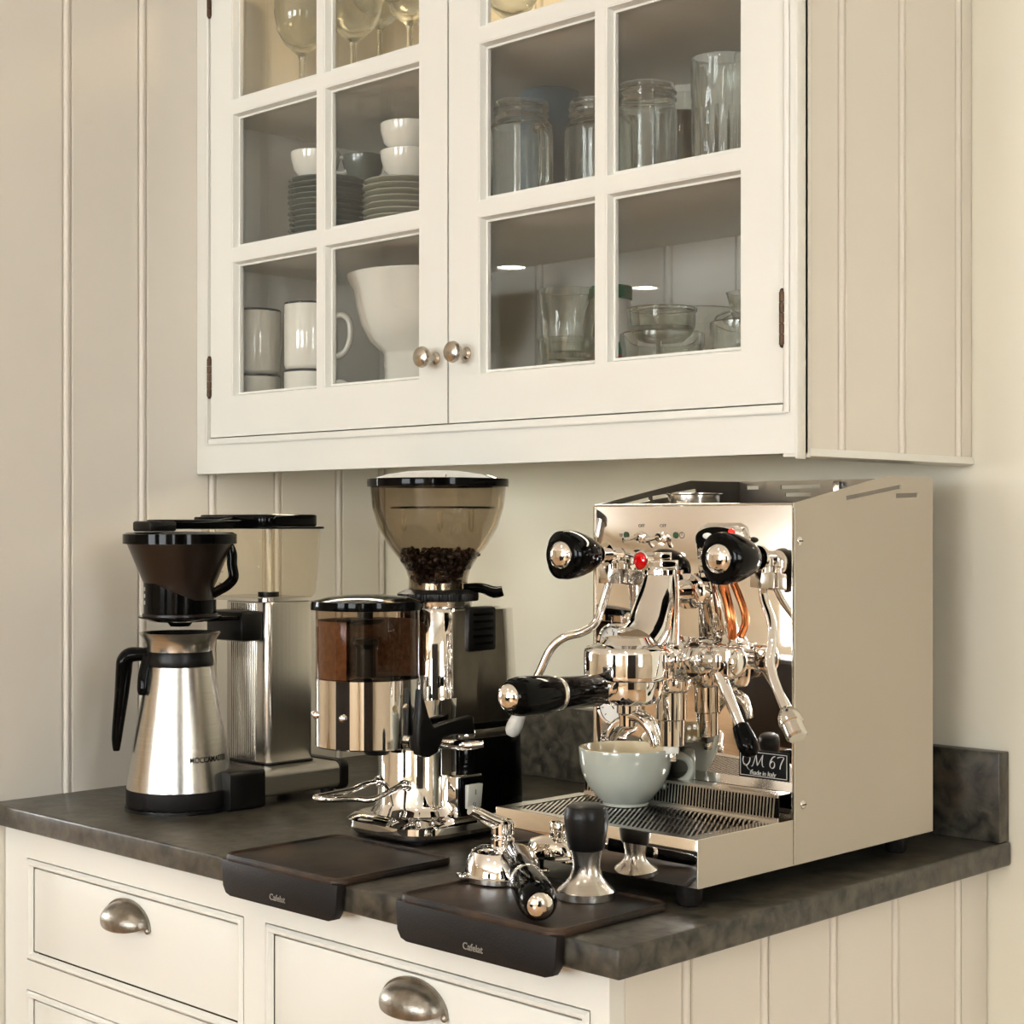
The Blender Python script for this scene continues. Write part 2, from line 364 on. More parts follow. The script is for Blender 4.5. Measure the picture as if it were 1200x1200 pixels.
# the tall panelled side that closes the counter on the left, clad in beaded boards
wl = struct('wall_left', MB().box(LW-.70, LW-.012, -.02, BW, 0, ZC), 'paint')
BWID = .1177
def bead_board(wd, h, first=False):
    """one beaded board: x along its width, y out of the wall, z up"""
    t = .012; g = .0030; pr = [(0, 0), (wd, 0)]
    r = .0052; c = wd-.0075
    pr += [(wd, t-g), (c+r, t-g)]
    pr += [(c+r*cos(pi*k/6), t-g+r*sin(pi*k/6)) for k in range(1, 6)]
    pr += [(c-r, t-g), (c-r-.0022, t-g), (c-r-.0030, t), (0.0015, t), (0, t-.0012)]
    return MB().prism(pr, 0, h)
bb = {}
def place_board(parent, origin, along, out, wd, h, m='board', name='board'):
    key = (round(wd, 4), round(h, 4), m)
    if key not in bb: bb[key] = None
    mb = bead_board(wd, h); al = Vector(along); ou = Vector(out)
    R = Matrix((al, ou, Vector((0, 0, 1)))).transposed().to_4x4(); R.translation = Vector(origin)
    mb.v = [tuple(R @ Vector(p)) for p in mb.v]
    return mb.build(name, m, parent, world=True)
# board ends (away from the wall): bead lines measured at these depths
edges = [-.02, .0035, .121, .239, .3565, .474, .592, BW]
for a, b in zip(edges[:-1], edges[1:]):
    place_board(wl, (LW-.012, a, .0), (0, 1, 0), (1, 0, 0), b-a, ZC)
# ------------------------------------------------------------------ base cabinet
bc = thing('base_cabinet', 'cream painted base cabinet with drawers and beadboard side under the dark worktop', 'cabinet', (-.55, .35, 0))
CB = .872; SX = -.03; FY = .022
MB().box(LW+.002, SX-.014, FY+.018, BW-.002, .08, CB).build('body', 'paint', bc, world=True)
MB().box(LW+.002, SX-.05, FY+.08, BW-.002, 0, .08).build('plinth', 'paint', bc, world=True)
MB().box(LW+.004, SX-.016, FY+.0168, FY+.0182, .082, CB-.002).build('gap_liner', 'liner', bc, world=True)
# face frame with three openings per column
dr = [(-1.018, -.557), (-.519, -.052)]
rows_l = [(.703, .8335), (.50, .6655), (.30, .465), (.11, .265)]
mb = MB()
cols = [LW+.002, dr[0][0], dr[0][1], dr[1][0], dr[1][1], SX]
mb.box(cols[0], cols[1], FY, FY+.02, .08, CB); mb.box(cols[2], cols[3], FY, FY+.02, .08, CB); mb.box(cols[4], cols[5], FY, FY+.02, .08, CB)
rr_l = [( .8335, CB), (.6655, .703), (.465, .50), (.265, .30), (.08, .11)]
for z0, z1 in rr_l: mb.box(cols[1], cols[2], FY, FY+.02, z0, z1)
for z0, z1 in rr_l: mb.box(cols[3], cols[4], FY, FY+.02, z0, z1)
mb.build('face_frame', 'paint', bc, world=True)
def cup_pull(parent, x, z, y, a=.0475):
    mb = MB(); n = 20; k = 10; o = []; t = .0022
    for sgn, (ra, rb, rc) in ((0, (a-.006, .027, .024)), (1, (a-.006-t, .027-t, .024-t))):
        v = []
        for i in range(n+1):
            u = pi*i/n                                    # left to right across the top
            for j in range(k+1):
                w_ = (pi/2+.35)*j/k                        # from the plate outwards and down
                v.append((x-ra*cos(u)*1.0, y-rb*sin(w_)*sin(u)**.75, z+rc*(cos(w_) if w_ < pi/2 else cos(w_)*1.0)*sin(u)**.85-(0)))
        o.append(v)
    v = o[0]+o[1]; N = len(o[0]); f = []
    for i in range(n):
        for j in range(k):
            q = i*(k+1)+j; f.append((q, q+1, q+k+2, q+k+1)); f.append((N+q, N+q+k+1, N+q+k+2, N+q+1))
    for i in range(n):
        q = i*(k+1)+k; f.append((q, q+k+1, N+q+k+1, N+q)); q = i*(k+1); f.append((q+k+1, q, N+q, N+q+k+1))
    mb.add(v, f)
    # flat flange around the dome
    ring = [(x-(a)*cos(pi*i/24), z-.004+(.031)*sin(pi*i/24)) for i in range(25)]
    inner = [(x-(a-.007)*cos(pi*i/24), z-.004+(.026)*sin(pi*i/24)) for i in range(25)]
    k0 = len(mb.v); mb.v += [(p[0], y-.0035, p[1]) for p in ring]+[(p[0], y-.0035, p[1]) for p in inner]+[(p[0], y, p[1]) for p in ring]
    for i in range(24):
        mb.f.append((k0+i, k0+i+1, k0+26+i, k0+25+i)); mb.f.append((k0+i, k0+50+i, k0+51+i, k0+i+1))
    h = mb.build('handle', 'pewter', parent, world=True)
    for sx in (-1, 1):
        MB().ball(.004, .004, .003, frame((x+sx*(a-.003), y-.0035, z-.004), (0, -1, 0)), 10, 5).build('screw', 'pewter', h, world=True)
def bead_rect(x0, x1, z0, z1, y, r=.0035):        # mitred moulding round an opening
    mb = MB(); pr = [(0, 0), (0, -.003), (.003, -.006), (.0065, -.0055), (.0085, -.002), (.0095, 0)]
    c = [(x0, z0, 1, 1), (x1, z0, -1, 1), (x1, z1, -1, -1), (x0, z1, 1, -1)]; n = len(pr)
    v = [(cx+sx*u, y+d, cz+sz*u) for cx, cz, sx, sz in c for u, d in pr]
    f = [(i*n+j, ((i+1) % 4)*n+j, ((i+1) % 4)*n+(j+1) % n, i*n+(j+1) % n) for i in range(4) for j in range(n)]
    return mb.add(v, f)
first_pull = at(148, 1080, Y=FY-.0)
for ci, (x0, x1) in enumerate(dr):
    for ri, (z0, z1) in enumerate(rows_l):
        d = MB().box(x0+.0125, x1-.0125, FY+.003, FY+.02, z0+.0125, z1-.0125).build('drawer', 'paint', bc, world=True, bevel=.0012)
        m_ = bead_rect(x0+.0015, x1-.0015, z0+.0015, z1-.0015, FY+.003); m_.build('bead_moulding', 'paint', bc, world=True)
        px = (x0+x1)/2; zc = (z0+z1)/2+.004
        if ci == 0 and ri == 0: px, zc = first_pull.x, first_pull.z
        if ci == 1 and ri == 0: q = at(484, 1178, Y=FY); px, zc = q.x, q.z
        cup_pull(d, px, zc, FY+.003)
ed = [FY+.0202, .1369, .2568, .3741, .4906, .6206, BW-.002]
MB().box(SX-.012, SX-.0002, ed[-2]+.0002, ed[-1], .08, CB).build('board', 'board', bc, world=True, bevel=.0008)
for a, b in zip(ed[:-2], ed[1:-1]):
    place_board(bc, (SX-.012, a, .08), (0, 1, 0), (1, 0, 0), b-a, CB-.08)
# ------------------------------------------------------------------ worktop and upstand
wt = MB().box(LW+.001, 0, 0, BW-.002, .873, .9).build('worktop', 'stone', bevel=.0028, seg=3)
tag(wt, 'dark stone worktop with a worn eased edge on the cream base cabinet', 'worktop')
us = MB().box(LW+.001, -.003, .656, BW-.002, .9003, 1.0022).build('backsplash', 'stone', bevel=.0015)
tag(us, 'low dark stone upstand along the back of the worktop', 'backsplash')
# ------------------------------------------------------------------ wall cabinet with glazed doors
UY = .322; UB = 1.331; UT = 2.16; RX = -.05
uc = thing('wall_cabinet', 'cream glass-fronted wall cabinet holding crockery above the coffee machines', 'cabinet', (-.56, .5, UB))
mb = MB(); e = .0005
mb.box(LW+e, LW+.014, UY+.022, BW-e, UB+.02, UT)                       # left side
mb.box(LW+.014, RX-.012, BW-.016, BW-e, UB+.02, UT)                    # back
mb.box(RX-.03, RX-.012, UY+.022, BW-e, UB+.02, UT)                     # right side
mb.box(LW+e, RX-.012, UY+.022, BW-e, UT-.02, UT)
mb.build('body', 'inside', uc, world=True)
MB().box(LW+.014, RX-.03, UY+.022, BW-.016, UB+.032, UB+.05).build('shelf', 'inside', uc, world=True, bevel=.001)
SH = [UB+.05, 1.645, 1.853]
for z in SH[1:]: MB().box(LW+.014, RX-.03, UY+.026, BW-.016, z-.018, z).build('shelf', 'inside', uc, world=True, bevel=.001)
MB().box(LW+.05, RX-.05, UY+.024, BW-.003, UB+.018, UB+.024).build('underside', 'paint', uc, world=True)
for k in range(8):                                                      # boards of the cabinet back
    xa = LW+.016+k*.1177
    if xa+.1177 < RX-.03: place_board(uc, (xa, BW-.0165, UB+.05), (1, 0, 0), (0, -1, 0), .1177, UT-UB-.08, 'inside', 'back_board')
# face frame
OX0, OX1, OZ0, OZ1 = -1.0435, -.059, 1.3805, 2.10
mb = MB()
mb.box(LW+e, OX0, UY, UY+.022, UB, UT); mb.box(OX1, RX+.004, UY, UY+.022, UB, UT)
mb.box(OX0, OX1, UY, UY+.022, UB, OZ0); mb.box(OX0, OX1, UY, UY+.022, OZ1, UT)
mb.build('face_frame', 'paint', uc, world=True)
# inner bead of the frame: two verticals and the bottom one
mb = MB()
mb.box(OX0-.0085, OX0-.0005, UY-.003, UY+.0, OZ0-.0085, OZ1); mb.box(OX1+.0005, OX1+.007, UY-.003, UY, OZ0-.0085, OZ1)
mb.box(OX0-.0005, OX1+.0005, UY-.003, UY, OZ0-.0085, OZ0-.0008)
mb.build('frame_bead', 'paint', uc, world=True, bevel=.0013)
# right hand side: corner board, beaded boards, moulding underneath
MB().box(RX-.012, RX+.004, UY+.001, .3500, UB-.004, UT).build('corner_board', 'paint', uc, world=True, bevel=.0015)
MB().box(RX+.004, RX+.0075, UY-.001, .336, UB-.006, UT).build('corner_trim', 'paint', uc, world=True, bevel=.0012)
eds = [.3490, .4195, .5365, .6565, BW-.001]
MB().box(RX-.012, RX-.0002, eds[-2]+.0002, eds[-1], UB+.006, UT).build('board', 'board', uc, world=True, bevel=.0008)
for a, b in zip(eds[:-2], eds[1:-1]): place_board(uc, (RX-.012, a, UB+.006), (0, 1, 0), (1, 0, 0), b-a, UT-UB-.006)
pr = [(0, 0), (.012, 0), (.0145, -.004), (.0145, -.008), (.006, -.0105), (0, -.0105)]
m_ = MB().prism(pr, 0, BW-.352, Matrix.Translation((0, 0, 0)))
R = Matrix(((1, 0, 0), (0, 0, 1), (0, 1, 0))).to_4x4(); R.translation = Vector((RX-.012, .351, UB+.006))
m_.v = [tuple(R @ Vector(p)) for p in m_.v]; m_.build('base_moulding', 'paint', uc, world=True)
for px_, l_ in ((962, .012), (1013, .014)):
    p = at(px_, 547, Z=UB+.016); q = Vector((RX-.03, at(px_, 546, X=RX-.03).y, UB+.018))
    MB().tube([q, q+Vector((0, .004, -.010)), q+Vector((.0, .012, -.014)), q+Vector((0, .018, -.008))], .0022, 8).build('wire_clip', 'bronze', uc, world=True)
# doors
PB = [1.437, 1.6435, 1.850]; PT = [1.6262, 1.8325, 2.040]
def door(x0, x1, openings, name, label, knob_x, hinge_x):
    y0, y1 = UY, UY+.021; z0, z1 = 1.382, 2.098
    mb = MB(); xs = [x0]+[v for o in openings for v in o]+[x1]
    mb.box(x0, openings[0][0], y0, y1, z0, z1); mb.box(openings[-1][1], x1, y0, y1, z0, z1)
    a, b = openings[0][0], openings[-1][1]
    mb.box(a, b, y0, y1, z0, PB[0]); mb.box(a, b, y0, y1, PT[2], z1)
    D = mb.build('door', 'paint', uc, world=True)
    # glazing bars
    for i in range(2):
        MB().box(a, b, y0, y1, PT[i], PB[i+1]).build('glazing_bar', 'paint', D, world=True)
    mid0, mid1 = openings[0][1], openings[1][0]
    for i in range(3):
        MB().box(mid0, mid1, y0+.0001, y1, PB[i], PT[i]).build('glazing_bar', 'paint', D, world=True)
    # stepped moulding round every pane, and the pane
    for (u0, u1) in openings:
        for zb, zt in zip(PB, PT):
            prf = [(-.0004, .0004), (.0016, .0010), (.0024, .0040), (.0040, .0095), (.0066, .0095), (.0066, .0142), (-.0004, .0142)]
            c = [(u0, zb, 1, 1), (u1, zb, -1, 1), (u1, zt, -1, -1), (u0, zt, 1, -1)]; n = len(prf)
            v = [(cx+sx*p, y0+q, cz+sz*p) for cx, cz, sx, sz in c for p, q in prf]
            f = [(i*n+j, ((i+1) % 4)*n+j, ((i+1) % 4)*n+(j+1) % n, i*n+(j+1) % n) for i in range(4) for j in range(n)]
            MB().add(v, f).build('pane_moulding', 'paint', D, world=True)
            MB().box(u0+.001, u1-.001, y0+.0145, y0+.0175, zb+.001, zt-.001).build('pane', 'pane', D, world=True)
    # knob
    kx, kz = knob_x
    fr_ = frame((kx, y0, kz), (0, -1, 0))
    MB().lathe([(0, 0), (.0075, 0), (.0072, .0015), (.0042, .004), (.0038, .0135), (.0062, .0165), (.0118, .0195), (.0132, .0235), (.0118, .0275), (.0062, .0300), (0, .0306)], fr_, 28).build('knob', 'nickel', D, world=True)
    for hz in (1.467, 2.005):
        h = MB(); hx = hinge_x
        for k in range(5): h.cyl(.0036, hz-.0265+k*.0107, hz-.0265+k*.0107+.0100, Matrix.Translation((hx, y0-.0015, 0)), 12)
        h.ball(.003, .003, .003, Matrix.Translation((hx, y0-.0015, hz+.0275)), 10, 6); h.ball(.003, .003, .003, Matrix.Translation((hx, y0-.0015, hz-.027)), 10, 6)
        h.build('hinge', 'bronze', D, world=True)
    return D
k1 = at(511, 420, Y=UY); k2 = at(547, 414, Y=UY)
door(-1.042, -.5535, [(-.9915, -.8040), (-.7890, -.6035)], 'door', '', (k1.x, k1.z), -1.0425)
door(-.5505, -.0605, [(-.4995, -.3135), (-.2985, -.1125)], 'door', '', (k2.x, k2.z), -.0602)
# slim lamp under the cabinet, behind the bottom rail
ul = thing('under_cabinet_lamp', 'slim strip lamp fixed under the wall cabinet behind its bottom rail', 'lamp', (-.56, .37, UB+.018))
MB().box(-.40, .40, -.012, .012, -.008, 0).build('housing', 'nickel', ul)
MB().box(-.39, .39, -.008, .008, -.0095, -.0078).build('diffuser', 'lampun', ul)
# lamp inside the top compartment
li = thing('cabinet_lamp', 'small warm puck lamp inside the top of the wall cabinet', 'lamp', (-.75, .5, UT-.02))
MB().lathe([(0, 0), (.034, 0), (.034, -.010), (.028, -.012)], None, 28).build('housing', 'nickel', li)
MB().lathe([(0, -.0105), (.028, -.0125)], None, 28).build('diffuser', 'lampin', li)
# ------------------------------------------------------------------ ceiling lamps (two of them mirror in the cabinet panes)
def bounce(px, py):
    p = at(px, py, Y=UY+.015); r = ray(px, py); r.y = -r.y
    return p + r*((ZC-p.z)/r.z)

spots = [bounce(599, 312), bounce(755, 336)]
spots += [Vector((x, y, ZC)) for x, y in ((-.7, -1.1), (.6, -1.1), (1.9, -1.1), (-.7, -2.6), (.6, -2.6), (1.9, -2.6))]
cl = None
for i, p in enumerate(spots):
    if cl is None:
        cl = thing('ceiling_light', 'round recessed ceiling light with a white trim ring', 'lamp', p, 0, 'recessed ceiling lights'); cl['label'] = 'round recessed ceiling light mirrored in the lower left pane of the right door'
        MB().lathe([(.070, 0), (.095, 0), (.094, -.006), (.072, -.008), (.070, 0)], None, 32).build('trim_ring', 'ceil', cl)
        MB().lathe([(0, -.002), (.070, -.002)], None, 32).build('diffuser', 'lamp', cl)
    elif i > 1: dup(cl, p, label='round recessed ceiling light with a white trim ring, out in the room')
    else: dup(cl, p, label='round recessed ceiling light mirrored in the lower right cabinet pane' if i == 1 else None)
# ------------------------------------------------------------------ drip coffee maker
T = .9003
cmk = thing('coffee_maker', 'steel filter coffee maker with fluted tower, clear water tank and black brew basket', 'coffee maker', (-.86, .27, T))
def rprism(name, x0, x1, y0, y1, z0, z1, r, m, parent, bevel=.0015, n=6):
    return MB().prism(rrect(x0, x1, y0, y1, r, n), z0, z1).build(name, m, parent, world=True, bevel=bevel)
cc = at(211, 946, Z=.9); CX, CY = cc.x, cc.y
mb = MB()                                                              # low steel bar the tower stands on
R = Matrix(((1, 0, 0), (0, 0, 1), (0, 1, 0))).to_4x4()
prf = rrect(-.925, -.791, .911, .9455, .009)
v = MB().prism(prf, .2, .350); v.v = [(p[0], p[2], p[1]) for p in v.v]; v.build('base_bar', 'steel', cmk, world=True)
v = MB().prism(rrect(-.9265, -.7895, .9075, .9475, .010), .350, .366); v.v = [(p[0], p[2], p[1]) for p in v.v]; v.build('end_cap', 'black2', cmk, world=True, bevel=.003)
v = MB().prism(rrect(-.9265, -.7885, T, .9495, .006), .172, .227); v.v = [(p[0], p[2], p[1]) for p in v.v]; v.build('heel_block', 'black2', cmk, world=True, bevel=.0015)
MB().cyl(.069, T, T+.004, Matrix.Translation((CX, CY, 0)), 48).build('base_plate', 'black2', cmk, world=True)
MB().box(-.925, -.80, .12, .20, T, T+.0035).build('base_tongue', 'black2', cmk, world=True, bevel=.001)
for x in (-.905, -.808): MB().cyl(.009, T, .911, Matrix.Translation((x, .343, 0)), 16).build('foot', 'rubber', cmk, world=True)
tw = rprism('tower', -.918, -.824, .256, .334, .9475, 1.158, .010, 'steelv', cmk)
rprism('tower_gasket', -.920, -.822, .254, .336, .9455, .9485, .011, 'black2', cmk, .0005)
fl = MB()
for i in range(12):
    x = -.9000+i*.0046
    fl.lathe([(.0019, .95), (.0019, 1.156)], Matrix.Translation((x, .2556, 0)), 10)
fl.build('fluting', 'satin', cmk, world=True)
# water tank
def loft_rr(mb, levels, n=6, cap0=True, cap1=False):
    k = None; base = len(mb.v)
    for (x0, x1, y0, y1, z, r) in levels:
        pts = rrect(x0, x1, y0, y1, r, n); k = len(pts); mb.v += [(x, y, z) for x, y in pts]
    for i in range(len(levels)-1):
        for j in range(k):
            j2 = (j+1) % k; mb.f.append((base+i*k+j, base+i*k+j2, base+(i+1)*k+j2, base+(i+1)*k+j))
    if cap0: mb.f.append(tuple(reversed(range(base, base+k))))
    if cap1: b2 = base+(len(levels)-1)*k; mb.f.append(tuple(range(b2, b2+k)))
    return mb
TX0, TX1, TY0, TY1 = -.972, -.816, .246, .350
tk = loft_rr(MB(), [(TX0+.010, TX1-.008, TY0+.006, TY1-.010, 1.163, .018), (TX0+.006, TX1-.004, TY0+.004, TY1-.006, 1.170, .020), (TX0, TX1, TY0, TY1, 1.2535, .022)]).build('water_tank', 'clear', cmk, world=True)
MB().tube([(-.842, .272, 1.166), (-.842, .272, 1.254)], .0085, 20, 1).build('riser_tube', 'clear', tk, world=True)
MB().tube([(-.842, .272, 1.166), (-.842, .272, 1.254)], .0045, 14, 1).build('inner_tube', 'white', tk, world=True)
MB().lathe([(0, 1.1645), (.014, 1.1645), (.014, 1.171), (0, 1.171)], Matrix.Translation((-.842, .272, 0)), 24).build('float_valve', 'black2', tk, world=True)
loft_rr(MB(), [(TX0+.012, TX1-.010, TY0+.008, TY1-.012, 1.1585, .016), (TX0+.012, TX1-.010, TY0+.008, TY1-.012, 1.1632, .016)], cap1=True).build('tank_seat', 'satin', cmk, world=True)
for k, s_ in enumerate(('10', '8', '6', '4', '2')):
    lettering(s_, .007, FR((-.925, TY0-.0006, 1.243-k*.0155)), 'ink', tk)
    MB().box(-.915, -.906, TY0-.0004, TY0, 1.2427-k*.0155, 1.2433-k*.0155).build('mark', 'ink', tk, world=True)
rprism('tank_rim', TX0-.004, TX1+.004, TY0-.004, TY1+.004, 1.2535, 1.2565, .024, 'black', cmk, .001)
ld = rprism('tank_lid', TX0, TX1-.002, TY0+.0, TY1-.006, 1.2567, 1.2725, .020, 'black', cmk, .0025)
# outlet arm from lid to brew basket
MB().box(CX-.016, CX+.016, CY-.040, .262, 1.2535, 1.2655).build('outlet_arm', 'black', cmk, world=True, bevel=.002)
MB().box(CX-.020, CX+.020, CY-.058, CY-.018, 1.2505, 1.2635).build('outlet_head', 'black2', cmk, world=True, bevel=.003)
MB().box(-.915, -.878, .205, .262, 1.256, 1.2695).build('outlet_hinge', 'black', cmk, world=True, bevel=.002)
# bracket and brew basket
MB().box(-.912, -.832, .222, .2565, 1.108, 1.147).build('bracket', 'black2', cmk, world=True, bevel=.005)
MB().box(CX-.030, CX+.030, CY, .232, 1.136, 1.1415).build('bracket_arm', 'black', cmk, world=True, bevel=.0015)
Mc = Matrix.Translation((CX, CY, 0))
mb = MB().lathe([(.0, 1.142), (.047, 1.142), (.047, 1.146), (.043, 1.148), (.043, 1.180), (.0475, 1.190), (.066, 1.2345), (.0675, 1.2345), (.0675, 1.2365), (.064, 1.2365), (.045, 1.192), (.038, 1.16), (0, 1.155)], Mc, 64)
bk = mb.build('brew_basket', 'browncup', cmk, world=True)
MB().lathe([(.0685, 1.2350), (.0715, 1.2350), (.0715, 1.247), (.066, 1.2495), (0, 1.2505)], Mc, 64).build('basket_lid', 'black', bk, world=True)
MB().lathe([(.0, 1.131), (.012, 1.130), (.016, 1.135), (.036, 1.1365), (.052, 1.1415), (.052, 1.1435), (.0, 1.1435)], Mc, 48).build('drip_flange', 'black', bk, world=True)
d = RV; c3 = Vector((CX, CY, 0))
def off(r, z, a=0):                                                   # a point round the basket axis, a measured from the photo's right
    dd = Matrix.Rotation(a, 3, 'Z') @ RV; return c3+dd*r+Vector((0, 0, z))
MB().tube([off(.062, 1.232), off(.066, 1.222), off(.066, 1.208), off(.068, 1.192), off(.060, 1.182), off(.050, 1.176), off(.041, 1.171)], .0040, 10, 4, flat=1.8).build('basket_handle', 'black', bk, world=True)
# shield sleeve low on the basket with three dots
sl = MB(); n = 40
a_s = -radians(175); a_e = radians(10); vv = []
for i in range(n+1):
    a = a_s+(a_e-a_s)*i/n
    ztop = 1.186 - .022*max(0, min(1, (a-a_s-.9)/1.2))
    for r_, z_ in ((.0455, 1.147), (.0455, ztop), (.0435, ztop), (.0435, 1.147)): vv.append(tuple(off(r_, z_, a)))
ff = [(i*4+j, (i+1)*4+j, (i+1)*4+(j+1) % 4, i*4+(j+1) % 4) for i in range(n) for j in range(4)]
sl.add(vv, ff).build('basket_sleeve', 'black', bk, world=True)
for k in range(3):
    p = off(.0456, 1.178-k*.0085, -radians(152)); nrm = (p-c3-Vector((0, 0, p.z))).normalized()
    MB().lathe([(.0014, 0), (.0026, 0), (.0026, .0004), (.0014, .0004)], frame(p, nrm), 14).build('dot_mark', 'silver_ink', bk, world=True)
# thermal carafe, a thing of its own standing on the base
CZ = T+.0045
cf = thing('thermal_carafe', 'brushed steel conical thermal carafe with black base, collar and handle', 'carafe', (CX, CY, CZ))
MB().lathe([(0, CZ), (.0655, CZ), (.0672, CZ+.003), (.0672, .9265), (.0655, .9268), (0, .9268)], Mc, 64).build('base', 'rubber', cf, world=True)
MB().lathe([(.0655, .9268), (.0668, .9268), (.0650, .940), (.0580, .985), (.0500, 1.030), (.0430, 1.070), (.0415, 1.080), (.040, 1.0815)], Mc, 64).build('body', 'steelh', cf, world=True)
MB().lathe([(.0, 1.079), (.0415, 1.0805), (.0425, 1.084), (.0418, 1.090), (.0405, 1.097), (.0415, 1.101), (0, 1.101)], Mc, 64).build('collar', 'black2', cf, world=True)
MB().lathe([(.0405, 1.099), (.0415, 1.099), (.042, 1.107), (.0455, 1.114), (.0520, 1.1225), (.0508, 1.1225), (.044, 1.114), (.0405, 1.107), (.0405, 1.101)], Mc, 64).build('funnel_rim', 'steelh', cf, world=True)
lv = -RV
def cp(r, z): return c3+lv*r+Vector((0, 0, z))
MB().tube([cp(.030, 1.094), cp(.052, 1.0945), cp(.0640, 1.0930), cp(.0700, 1.0860), cp(.0715, 1.0720), cp(.0745, 1.040), cp(.0785, 1.006), cp(.0805, .986), cp(.0810, .972)], [.0085, .0090, .0100, .0105, .0102, .0088, .0074, .0064, .0040], 16, 5, flat=1.35).build('handle', 'black', cf, world=True)
MB().tube([c3+lv*.036-FV*.018+Vector((0, 0, 1.092)), c3+lv*.040-FV*.024+Vector((0, 0, 1.070)), c3+lv*.041-FV*.027+Vector((0, 0, 1.052)), c3+lv*.041-FV*.027+Vector((0, 0, 1.046))], [.0095, .0090, .0085, .006], 14, 4, flat=.8).build('thumb_lever', 'black', cf, world=True)
def warp_c(co):
    z = .9665+co.y; r = .0650+(.0580-.0650)*((z-.940)/.045)+.00025+co.z
    a = math.atan2(-FV.y, -FV.x)+radians(22)+co.x/r*.82
    return Vector((CX+r*cos(a), CY+r*sin(a), z))
lettering('MOCCAMASTER', .0098, None, 'ink', cf, warp=warp_c, bold=.00012, ext=.0001, align='LEFT')
# ------------------------------------------------------------------ grinder with doser
GX, GY, DY = -.512, .268, .160
gr = thing('coffee_grinder', 'chrome coffee grinder with smoked bean hopper on top and front doser', 'grinder', (GX, GY, T))
def octo(x0, x1, y0, y1, c):
    return [(x0+c, y0), (x1-c, y0), (x1, y0+c), (x1, y1-c), (x1-c, y1), (x0+c, y1), (x0, y1-c), (x0, y0+c)]
bx = (-.588, -.436, .168, .410)
def loft_poly(levels, m, name, parent, bevel=.002, seg=2):
    mb = MB(); k = len(levels[0][0])
    for poly, z in levels: mb.v += [(x, y, z) for x, y in poly]
    for i in range(len(levels)-1):
        for j in range(k): mb.f.append((i*k+j, i*k+(j+1) % k, (i+1)*k+(j+1) % k, (i+1)*k+j))
    mb.f.append(tuple(reversed(range(k)))); mb.f.append(tuple((len(levels)-1)*k+j for j in range(k)))
    return mb.build(name, m, parent, bevel=bevel, seg=seg, world=True)
def ob(i): return rrect(bx[0]+i, bx[1]-i, bx[2]+i, bx[3]-i, .046-i*.5, 7)
loft_poly([(ob(.004), .908), (ob(0), .913), (ob(.0005), .920), (ob(.008), .9265), (ob(.020), .929)], 'chrome', 'base_plate', gr, 0)
loft_poly([(ob(.008), .904), (ob(.008), .908)], 'black2', 'base_pad', gr, .001)
for x in (bx[0]+.03, bx[1]-.03):
    for y in (bx[2]+.03, bx[3]-.03): MB().cyl(.010, T, .905, Matrix.Translation((x, y, 0)), 16).build('foot', 'rubber', gr, world=True)
MT = lambda x, y: Matrix.Translation((x, y, 0))
MB().lathe([(.056, .9285), (.052, .934), (.0480, .940), (.0470, 1.020), (.0475, 1.060), (0, 1.060)], MT(GX, .238), 64).build('lower_body', 'chrome', gr, world=True)
# upper column, stadium in plan
def stad(cx, y0, y1, r, n=24):
    return [(cx+r*cos(pi+pi*k/n), y0+r*sin(pi+pi*k/n)) for k in range(n+1)]+[(cx+r*cos(pi*k/n), y1+r*sin(pi*k/n)) for k in range(n+1)]
loft_poly([(stad(GX, .262, .318, .0455), 1.035), (stad(GX, .262, .318, .0440), 1.060), (stad(GX, .262, .314, .0430), 1.158), (stad(GX, .262, .312, .0405), 1.163)], 'chrome', 'column', gr, .0008)
loft_poly([(stad(GX, .300, .342, .0480), .929), (stad(GX, .300, .338, .0470), 1.028)], 'black', 'motor_housing', gr, .001)
loft_poly([(stad(GX, .300, .340, .0485), 1.0105), (stad(GX, .300, .340, .0485), 1.0215)], 'chrome', 'housing_band', gr, .001)
loft_poly([(stad(GX, .300, .337, .0465), 1.028), (stad(GX, .300, .332, .0425), 1.160)], 'chrome', 'motor_shell', gr, .001)
vb = MB().box(GX+.028, GX+.0480, .272, .318, 1.112, 1.1635).build('vent_block', 'black2', gr, bevel=.004, world=True)
for k in range(5): MB().box(GX+.0478, GX+.0495, .279, .311, 1.1195+k*.0085, 1.1228+k*.0085).build('vent_rib', 'black', vb, world=True, bevel=.0004)
MB().lathe([(.039, 1.161), (.0405, 1.170), (0, 1.170)], MT(GX, GY), 48).build('neck_ring', 'satin', gr, world=True)
kn = lambda a, z, j: 1+.018*(1 if int(a/(2*pi)*180) % 2 else 0)
MB().lathe([(0, 1.1700), (.0465, 1.1705), (.0470, 1.1745), (.0468, 1.1790), (.036, 1.1835), (0, 1.1835)], MT(GX, GY), 180, mod=kn).build('adjusting_collar', 'black2', gr, world=True)
g3 = Vector((GX, GY, 0))
MB().tube([g3+RV*.030+Vector((0, 0, 1.1855)), g3+RV*.050+Vector((0, 0, 1.1850)), g3+RV*.066+Vector((0, 0, 1.180)), g3+RV*.076+Vector((0, 0, 1.1815))], [.0045, .006, .0070, .0060], 12, 4, flat=1.5).build('collar_lever', 'black', gr, world=True)
hp = MB().lathe([(.0345, 1.1835), (.0350, 1.197), (.0375, 1.2060), (.0460, 1.2200), (.0585, 1.2360), (.0700, 1.2560), (.0770, 1.2790), (.0800, 1.3040), (.0806, 1.3055), (.0785, 1.3040), (.0755, 1.2790), (.0685, 1.2570), (.0570, 1.2370), (.0445, 1.2210), (.0360, 1.2070), (.0333, 1.1980), (.0330, 1.1835)], MT(GX, GY), 72).build('bean_hopper', 'smoke', gr, world=True)
